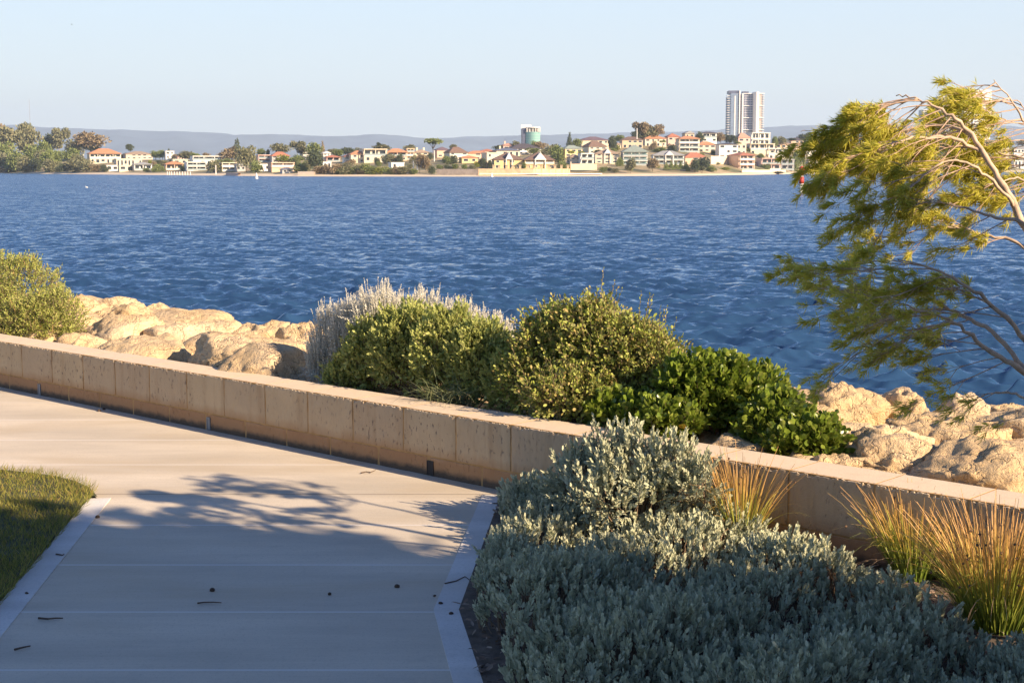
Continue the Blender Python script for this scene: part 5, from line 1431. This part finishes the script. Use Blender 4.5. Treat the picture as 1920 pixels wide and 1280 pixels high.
for px, yb_, hpx, lab in ((484, 335, 11, "white conical buoy floating off the sand left of the big beach lawn"), (922.5, 332, 8, "white conical buoy floating below the left yellow villa")):
    p, k = water_pt(px, yb_); mb = MB(); mb.tube([(0, 0, -.4), (0, 0, .8 * k), (0, 0, hpx * .4 * k), (0, 0, hpx * .75 * k), (0, 0, hpx * k)], [.5, .62, .42, .22, .12], 10)
    o_ = mb.build("buoy", M_mw, None, True, p); tag(o_, lab, "buoy")
p, k = water_pt(167, 352); mb = MB(); mb.tube([(-.22, 0, .0), (-.12, 0, .12), (.1, 0, .14), (.28, 0, .06)], [.03, .12, .11, .02], 8); mb.tube([(-.12, 0, .16), (-.18, 0, .32), (-.27, 0, .34)], [.05, .055, .015], 8)
o_ = mb.build("seabird", M_mw, None, True, p); tag(o_, "small white seabird sitting on the water at the left", "bird")
p = at_y(134.5, 46.5, 420); mb = MB()
mb.tube([(-.22, 0, 0), (0, 0, .03), (.26, 0, 0)], [.02, .07, .02], 6)
mb.add([(-.08, .03, .03), (.1, .03, .03), (.02, .5, .16), (-.1, .45, .15)], [(0, 1, 2, 3)]); mb.add([(-.08, -.03, .03), (.1, -.03, .03), (.02, -.5, .16), (-.1, -.45, .15)], [(3, 2, 1, 0)])
o_ = mb.build("flying_bird", plain("bird_dark", (.05, .05, .055), .8), None, False, p); tag(o_, "tiny dark bird flying high in the sky at the upper left", "bird")
# ---- trees of the far shore
FLC = {'grey': [(.21, .21, .12), (.27, .27, .15), (.16, .17, .09), (.32, .29, .17)], 'green': [(.18, .22, .08), (.25, .29, .10), (.14, .18, .06)],
       'dark': [(.09, .12, .07), (.13, .15, .08), (.07, .09, .05)], 'brown': [(.29, .23, .14), (.35, .27, .16), (.22, .18, .11)], 'lime': [(.24, .27, .05), (.30, .32, .06)]}
ML = {k: leaf_mat("far_leaf_" + k, c, .8, .15, .1) for k, c in FLC.items()}
M_fb = plain("far_bark", (.36, .27, .21), .9, .2, 1); M_fbd = plain("far_bark_dark", (.15, .11, .08), .9, .2, 1)
def crown_mesh(kind, seed):
    """unit-size tree: height 1, crown width ~1"""
    g_ = np.random.default_rng(seed); bl_ = []
    if kind == 'gum':
        for i in range(9):
            a = g_.uniform(0, 2 * pi); r = g_.uniform(.05, .36)
            bl_.append((cos(a) * r, sin(a) * r, g_.uniform(.42, .88), g_.uniform(.12, .2), g_.uniform(.12, .2), g_.uniform(.08, .13)))
    elif kind == 'round':
        for i in range(10):
            a = g_.uniform(0, 2 * pi); r = g_.uniform(0, .32)
            bl_.append((cos(a) * r, sin(a) * r, g_.uniform(.35, .8), g_.uniform(.16, .25), g_.uniform(.16, .25), g_.uniform(.13, .2)))
    elif kind == 'shrub':
        for i in range(10):
            a = g_.uniform(0, 2 * pi); r = g_.uniform(0, .36)
            bl_.append((cos(a) * r, sin(a) * r, g_.uniform(.15, .7), g_.uniform(.16, .24), g_.uniform(.16, .24), g_.uniform(.16, .26)))
    elif kind == 'umbrella':
        for i in range(12):
            a = g_.uniform(0, 2 * pi); r = g_.uniform(.05, .42)
            bl_.append((cos(a) * r, sin(a) * r, .74 + .12 * (1 - r * 2) + g_.uniform(-.04, .05), .16, .16, .08))
    elif kind == 'pine':
        for i in range(9):
            z = .18 + i * .09; bl_.append((0, 0, z, .5 * (1.02 - z) + .03, .5 * (1.02 - z) + .03, .05))
    elif kind == 'palm':
        for a in np.linspace(0, 2 * pi, 10)[:-1]:
            bl_.append((cos(a) * .28, sin(a) * .28, .88 - .04, .22, .22, .05))
    n = {'gum': 1500, 'round': 1700, 'shrub': 1500, 'umbrella': 1300, 'pine': 900, 'palm': 500}[kind]
    kk = 1.32 if kind in ('gum', 'round', 'shrub') else 1.1
    bl_ = [(b_[0], b_[1], b_[2], b_[3] * kk, b_[4] * kk, b_[5] * kk) for b_ in bl_]
    P, D = blob_points(bl_, n, .3, None, g_)
    st = R.bit_generator.state
    v, f = leaf_arrays(P, unit(D + .9 * g_.normal(size=P.shape)), g_.uniform(.06, .11, len(P)), g_.uniform(.05, .08, len(P)), 'rhomb')
    return v, f, bl_
VAR = {k: [crown_mesh(k, 900 + 17 * i + len(k)) for i in range(4 if k in ('gum', 'round', 'shrub') else 1)] for k in ('gum', 'round', 'shrub', 'umbrella', 'pine', 'palm')}
CM = {}
def crown_data(kind, i, colk):
    key = (kind, i, colk)
    if key not in CM:
        v, f, _b = VAR[kind][i]; CM[key] = np_mesh("crown_" + kind, v, f, ML[colk])
    return CM[key]
TM = {}
def trunk_data(kind, i, pale):
    key = (kind, i, pale)
    if key not in TM:
        mb = MB(); bl_ = VAR[kind][i][2]
        z1 = .5 if kind in ('gum', 'umbrella') else .3
        mb.tube([(0, 0, -.08), (.01, 0, z1 * .6), (-.01, .01, z1)], [.022, .016, .012], 6)
        for b_ in bl_[:7]:
            if kind != 'pine': mb.tube([(0, 0, z1 * .8), ((b_[0]) * .5, b_[1] * .5, (z1 + b_[2]) / 2), (b_[0], b_[1], b_[2])], [.014, .009, .004], 4)
        if kind in ('pine', 'palm'): mb.tube([(0, 0, 0), (0, 0, .95)], [.02, .006], 5)
        TM[key] = mb.mesh("trunk_" + kind, M_fb if pale else M_fbd)
    return TM[key]
used_labels = set()
WORDC = {'grey': 'grey-green', 'green': 'mid-green', 'dark': 'dark green', 'brown': 'brownish', 'lime': 'yellow-green'}
WORDK = {'gum': 'gum tree', 'round': 'round-crowned tree', 'shrub': 'bush', 'umbrella': 'umbrella-crowned tree', 'pine': 'pointed pine', 'palm': 'palm'}
def rel_label(px, yb_, w_, h_, kind, colk):
    hs = sorted(HOUSES, key=lambda q: abs(q[0] - px) + 1.2 * abs(q[1] - yb_))
    size = "tall" if h_ > 34 else ("low" if h_ < 14 else ("broad" if w_ > 34 else ("slim" if w_ < 18 else "medium")))
    opts = []
    for q in hs[:10]:
        dx = px - q[0]
        if abs(dx) < (q[3] - q[2]) * .4: rel = "in front of the" if yb_ > q[1] else "behind the"
        else: rel = "left of the" if dx < 0 else "right of the"
        opts.append(rel + " " + q[4])
    for sz in (size, size + " leafy", size + " ragged"):
        for op in opts:
            lab = f"{sz} {WORDC[colk]} {WORDK[kind]} {op}"
            if len(lab.split()) <= 16 and lab not in used_labels:
                used_labels.add(lab); return lab
    return lab
tn = 0
def ftree(px, yt, yb_, w_, kind, colk, pale=False, label=None, D_=None):
    global tn
    tn += 1
    if D_: D = D_
    else: D, _z = terr(px, t_of(px, yb_))
    k = D / F; i = (tn * 7) % len(VAR[kind])
    h_ = (yb_ - yt) * k
    root = empty("shore_bush" if kind == 'shrub' else "shore_tree", ((px - 960) * k, D, EYE - (yb_ - 314) * k))
    root.rotation_euler = (0, 0, rnd.uniform(0, 6.28))
    sx = w_ * k * 1.08
    lab = label or rel_label(px, yb_, w_, yb_ - yt, kind, colk)
    used_labels.add(lab)
    tag(root, lab, "bush" if kind == 'shrub' else "tree", "bushes on the far shore" if kind == 'shrub' else "trees on the far shore")
    c = link("crown", crown_data(kind, i, colk), root); c.scale = (sx, sx, h_ * 1.04)
    t_ = link("trunk", trunk_data(kind, i, pale), root); t_.scale = (sx, sx, h_ * 1.04)
T_ = ftree
T_(3, 241, 305, 44, 'gum', 'brown', label="brownish gum tree cut by the picture's left edge")
T_(27, 245, 312, 52, 'gum', 'grey', True, "broad grey-green gum between the left-edge gum and the tallest one")
T_(59, 234, 306, 50, 'gum', 'grey', True, "tallest gum tree of the left cluster, directly under the radio mast")
T_(84, 262, 312, 34, 'round', 'green'); T_(118, 247, 300, 40, 'gum', 'grey', True, "gum tree with a bare pale trunk and flat open crown")
T_(98, 254, 292, 26, 'round', 'dark'); T_(146, 264, 297, 36, 'round', 'grey'); T_(178, 246, 286, 58, 'round', 'brown', label="big brown round-crowned tree right above the orange-roofed verandah house")
T_(163, 255, 284, 26, 'round', 'dark'); T_(176, 272, 284, 40, 'shrub', 'dark')
for x_, ya, w_, c_ in ((8, 282, 44, 'grey'), (38, 274, 40, 'green'), (58, 288, 34, 'grey'), (75, 296, 26, 'dark'), (98, 278, 36, 'green'), (106, 294, 34, 'grey'), (120, 303, 18, 'dark'), (132, 304, 20, 'dark'), (146, 297, 46, 'grey'), (167, 296, 40, 'grey'), (30, 300, 44, 'brown'), (60, 302, 40, 'grey'), (186, 307, 26, 'brown'), (203, 306, 18, 'dark')):
    T_(x_, ya, 322.5, w_, 'shrub', c_)
T_(250, 273, 290, 15, 'gum', 'dark'); T_(241, 287, 299, 15, 'shrub', 'dark'); T_(297, 284, 300, 22, 'round', 'green'); T_(310, 281, 300, 22, 'round', 'green'); T_(322, 279, 290, 9, 'pine', 'dark')
T_(352, 285, 303, 38, 'round', 'grey'); T_(372, 288, 304, 24, 'round', 'green'); T_(392, 286, 298, 14, 'round', 'brown'); T_(300, 305, 322, 24, 'shrub', 'green'); T_(310, 300, 312, 20, 'shrub', 'grey'); T_(327, 298, 304, 14, 'shrub', 'green'); T_(346, 308, 321, 10, 'shrub', 'green'); T_(362, 300, 318, 12, 'shrub', 'green'); T_(288, 300, 312, 9, 'shrub', 'lime'); T_(279, 314, 323, 14, 'shrub', 'green')
T_(404, 297, 323, 34, 'shrub', 'grey'); T_(432, 275, 305, 42, 'round', 'brown'); T_(449, 261, 304, 24, 'pine', 'dark', label="tall layered dark pine rising above the brownish tree mid-left of the shore")
T_(466, 276, 322, 38, 'round', 'grey', label="large grey-green tree hanging over the beach below the layered pine"); T_(482, 297, 324, 28, 'shrub', 'green'); T_(431, 296, 306, 24, 'shrub', 'green'); T_(495, 280, 296, 20, 'round', 'green'); T_(506, 280, 293, 10, 'shrub', 'dark')
T_(531, 268, 292, 38, 'round', 'grey'); T_(566, 269, 300, 36, 'gum', 'grey'); T_(588, 270, 300, 34, 'round', 'green'); T_(608, 265, 297, 13, 'pine', 'brown', label="small brown pointed pine standing alone against the hills"); T_(536, 288, 306, 34, 'shrub', 'lime'); T_(555, 288, 306, 26, 'shrub', 'green'); T_(558, 296, 306, 18, 'shrub', 'dark')
T_(594, 282, 324, 42, 'round', 'dark', label="biggest round dark green tree right above the beach, left of centre"); T_(564, 304, 324, 32, 'shrub', 'green'); T_(575, 300, 322, 24, 'shrub', 'grey')
T_(634, 281, 298, 26, 'round', 'green'); T_(625, 280, 293, 20, 'round', 'grey'); T_(655, 276, 294, 32, 'round', 'dark'); T_(678, 277, 292, 22, 'round', 'grey')
for x_, ya, w_, c_ in ((598, 311, 28, 'brown'), (612, 308, 30, 'brown'), (630, 304, 34, 'brown'), (648, 302, 34, 'grey'), (640, 314, 34, 'green'), (662, 313, 30, 'green'), (676, 305, 34, 'grey'), (692, 303, 30, 'green'), (700, 311, 30, 'green'), (716, 312, 30, 'lime'), (732, 312, 28, 'green'), (748, 310, 26, 'brown'), (762, 311, 30, 'grey'), (776, 316, 24, 'green'), (812, 308, 16, 'dark'), (686, 314, 26, 'brown')):
    T_(x_, ya, 326.5, w_, 'shrub', c_)
T_(718, 272, 287, 40, 'round', 'grey'); T_(712, 268, 280, 12, 'gum', 'dark'); T_(725, 286, 306, 20, 'shrub', 'dark'); T_(737, 286, 308, 26, 'shrub', 'grey'); T_(711, 296, 310, 14, 'shrub', 'dark'); T_(752, 288, 308, 18, 'shrub', 'dark'); T_(768, 271, 287, 26, 'round', 'grey'); T_(778, 288, 306, 16, 'shrub', 'grey')
T_(788, 290, 325, 24, 'round', 'brown'); T_(800, 293, 325, 22, 'round', 'brown'); T_(813, 261, 294, 34, 'umbrella', 'green', label="umbrella-crowned tree standing clear against the hills, left of the peach house"); T_(805, 284, 300, 14, 'shrub', 'dark'); T_(848, 291, 306, 20, 'shrub', 'dark'); T_(838, 292, 308, 22, 'shrub', 'green')
for x_, c_ in ((827, 'green'), (842, 'dark'), (856, 'green'), (872, 'green'), (886, 'grey')): T_(x_, 307, 318, 16, 'shrub', c_)
T_(895, 302, 316, 14, 'round', 'lime', label="bright yellow-green ball tree beside the left yellow villa"); T_(905, 296, 316, 20, 'shrub', 'dark'); T_(918, 300, 316, 14, 'shrub', 'dark')
T_(933, 272, 284, 18, 'round', 'dark'); T_(970, 264, 282, 22, 'round', 'grey'); T_(850, 272, 284, 18, 'round', 'grey'); T_(1003, 266, 284, 20, 'round', 'green'); T_(1015, 265, 285, 26, 'round', 'brown'); T_(1032, 270, 296, 34, 'round', 'grey'); T_(1046, 275, 305, 30, 'round', 'green'); T_(1000, 277, 290, 26, 'shrub', 'green'); T_(1055, 300, 318, 20, 'shrub', 'green')
T_(1067, 249, 282, 15, 'pine', 'dark', label="dark pointed pine on the skyline between the glass office and the maroon roof"); T_(1079, 262, 280, 20, 'round', 'green'); T_(1045, 286, 312, 26, 'round', 'green'); T_(983, 303, 317, 10, 'shrub', 'green'); T_(1070, 283, 306, 12, 'palm', 'lime'); T_(1089, 284, 306, 12, 'palm', 'green')
T_(1147, 257, 285, 24, 'round', 'dark'); T_(1160, 253, 270, 24, 'round', 'green'); T_(1160, 292, 312, 14, 'shrub', 'green'); T_(1155, 272, 284, 22, 'shrub', 'lime')
T_(1198, 231, 268, 34, 'gum', 'brown', label="left half of the huge brown-crowned hilltop tree group"); T_(1222, 234, 266, 36, 'gum', 'brown', label="right half of the huge brown-crowned hilltop tree group"); T_(1210, 238, 268, 40, 'round', 'grey'); T_(1192, 248, 266, 22, 'round', 'dark')
T_(1181, 298, 325, 24, 'round', 'grey', label="olive tree on the sandy bank below the green glass balcony house"); T_(1222, 295, 322, 24, 'round', 'brown', label="brownish tree left of the white three-gabled house, on the bank"); T_(1222, 262, 282, 14, 'shrub', 'brown'); T_(1240, 264, 282, 12, 'palm', 'green'); T_(1257, 270, 285, 18, 'shrub', 'dark'); T_(1235, 275, 286, 26, 'shrub', 'green')
for x_, ya in ((1247, 304), (1256, 302), (1265, 303), (1274, 302), (1284, 303)): T_(x_, ya, 320, 13, 'pine', 'green')
T_(1300, 297, 323, 22, 'shrub', 'dark'); T_(1314, 296, 325, 30, 'round', 'dark', label="dark bushy tree on the beach in front of the salmon-roofed pink house"); T_(1330, 308, 322, 22, 'shrub', 'green')
T_(1309, 247, 270, 18, 'round', 'dark'); T_(1348, 251, 272, 26, 'round', 'brown'); T_(1364, 254, 272, 28, 'round', 'dark'); T_(1381, 264, 276, 16, 'shrub', 'green'); T_(1300, 272, 284, 16, 'shrub', 'green'); T_(1150, 315, 324, 18, 'shrub', 'grey'); T_(1130, 312, 323, 16, 'shrub', 'green'); T_(1448, 255, 280, 14, 'round', 'green'); T_(1462, 256, 272, 22, 'round', 'grey'); T_(1455, 321, 326, 24, 'shrub', 'dark')
for x_, ya, yb_, w_, c_, kd in ((1503, 252, 272, 30, 'dark', 'round'), (1492, 278, 318, 26, 'green', 'round'), (1484, 290, 318, 20, 'green', 'shrub'), (1524, 262, 292, 36, 'green', 'round'), (1550, 268, 300, 36, 'grey', 'round'), (1578, 250, 268, 26, 'brown', 'round'), (1612, 252, 270, 22, 'dark', 'round'), (1560, 290, 320, 40, 'grey', 'shrub'), (1590, 284, 318, 34, 'green', 'round'), (1630, 270, 292, 36, 'green', 'round'), (1665, 262, 284, 36, 'grey', 'round'), (1690, 284, 316, 26, 'green', 'round'), (1692, 262, 282, 30, 'grey', 'round'), (1725, 262, 284, 40, 'green', 'round'), (1762, 266, 300, 34, 'green', 'round'), (1790, 276, 316, 36, 'grey', 'round'), (1815, 270, 284, 30, 'dark', 'round'), (1835, 286, 318, 30, 'grey', 'round'), (1845, 262, 284, 34, 'dark', 'round'), (1880, 262, 280, 36, 'dark', 'round'), (1875, 302, 320, 30, 'brown', 'shrub'), (1915, 262, 278, 34, 'grey', 'round'), (1540, 306, 322, 24, 'brown', 'shrub'), (1480, 260, 266, 20, 'dark', 'round')):
    T_(x_, ya, yb_, w_, kd, c_)
rf = random.Random(3)
for i in range(46):
    px = rf.uniform(1045, 1480); yb_ = rf.uniform(282, 322); h_ = rf.uniform(5, 10)
    T_(px, yb_ - h_, yb_, rf.uniform(9, 20), 'shrub', rf.choice(('green', 'grey', 'dark', 'lime')))
for i in range(34):
    px = rf.uniform(215, 960); yb_ = rf.uniform(296, 318); h_ = rf.uniform(6, 12)
    T_(px, yb_ - h_, yb_, rf.uniform(10, 24), 'shrub', rf.choice(('green', 'grey', 'brown', 'dark')))
for px, ya, yb_, w_, c_ in ((15, 268, 318, 40, 'green'), (40, 284, 320, 44, 'grey'), (70, 270, 316, 36, 'green'), (88, 284, 320, 36, 'grey'), (110, 282, 318, 30, 'green'), (136, 276, 310, 36, 'green'), (156, 288, 318, 34, 'grey'), (60, 256, 300, 40, 'grey')):
    T_(px, ya, yb_, w_, 'round', c_)
# continue a little beyond both picture edges
for px in range(-260, -20, 40): T_(px, 262 + (px * 7) % 15, 316, 48, 'gum', 'grey', label="grey-green gum tree further along the far shore to the left", D_=None)
for px in range(1955, 2200, 45): T_(px, 272 + (px * 7) % 13, 314, 44, 'round', 'grey', label="round grey-green tree further along the far shore to the right")

# ---- haze
HZ = MB(); HZ.box(-9500, 9500, -120, 11000, -6, 420)
m = bpy.data.materials.new("haze"); m.use_nodes = True; t = m.node_tree
for n_ in list(t.nodes): t.nodes.remove(n_)
ou = t.nodes.new("ShaderNodeOutputMaterial"); pv = t.nodes.new("ShaderNodeVolumePrincipled")
pv.inputs["Color"].default_value = (.66, .80, 1.0, 1); pv.inputs["Density"].default_value = 1.1e-4; pv.inputs["Anisotropy"].default_value = .1
t.links.new(pv.outputs[0], ou.inputs["Volume"])
o = HZ.build("haze", m); o["kind"] = "stuff"
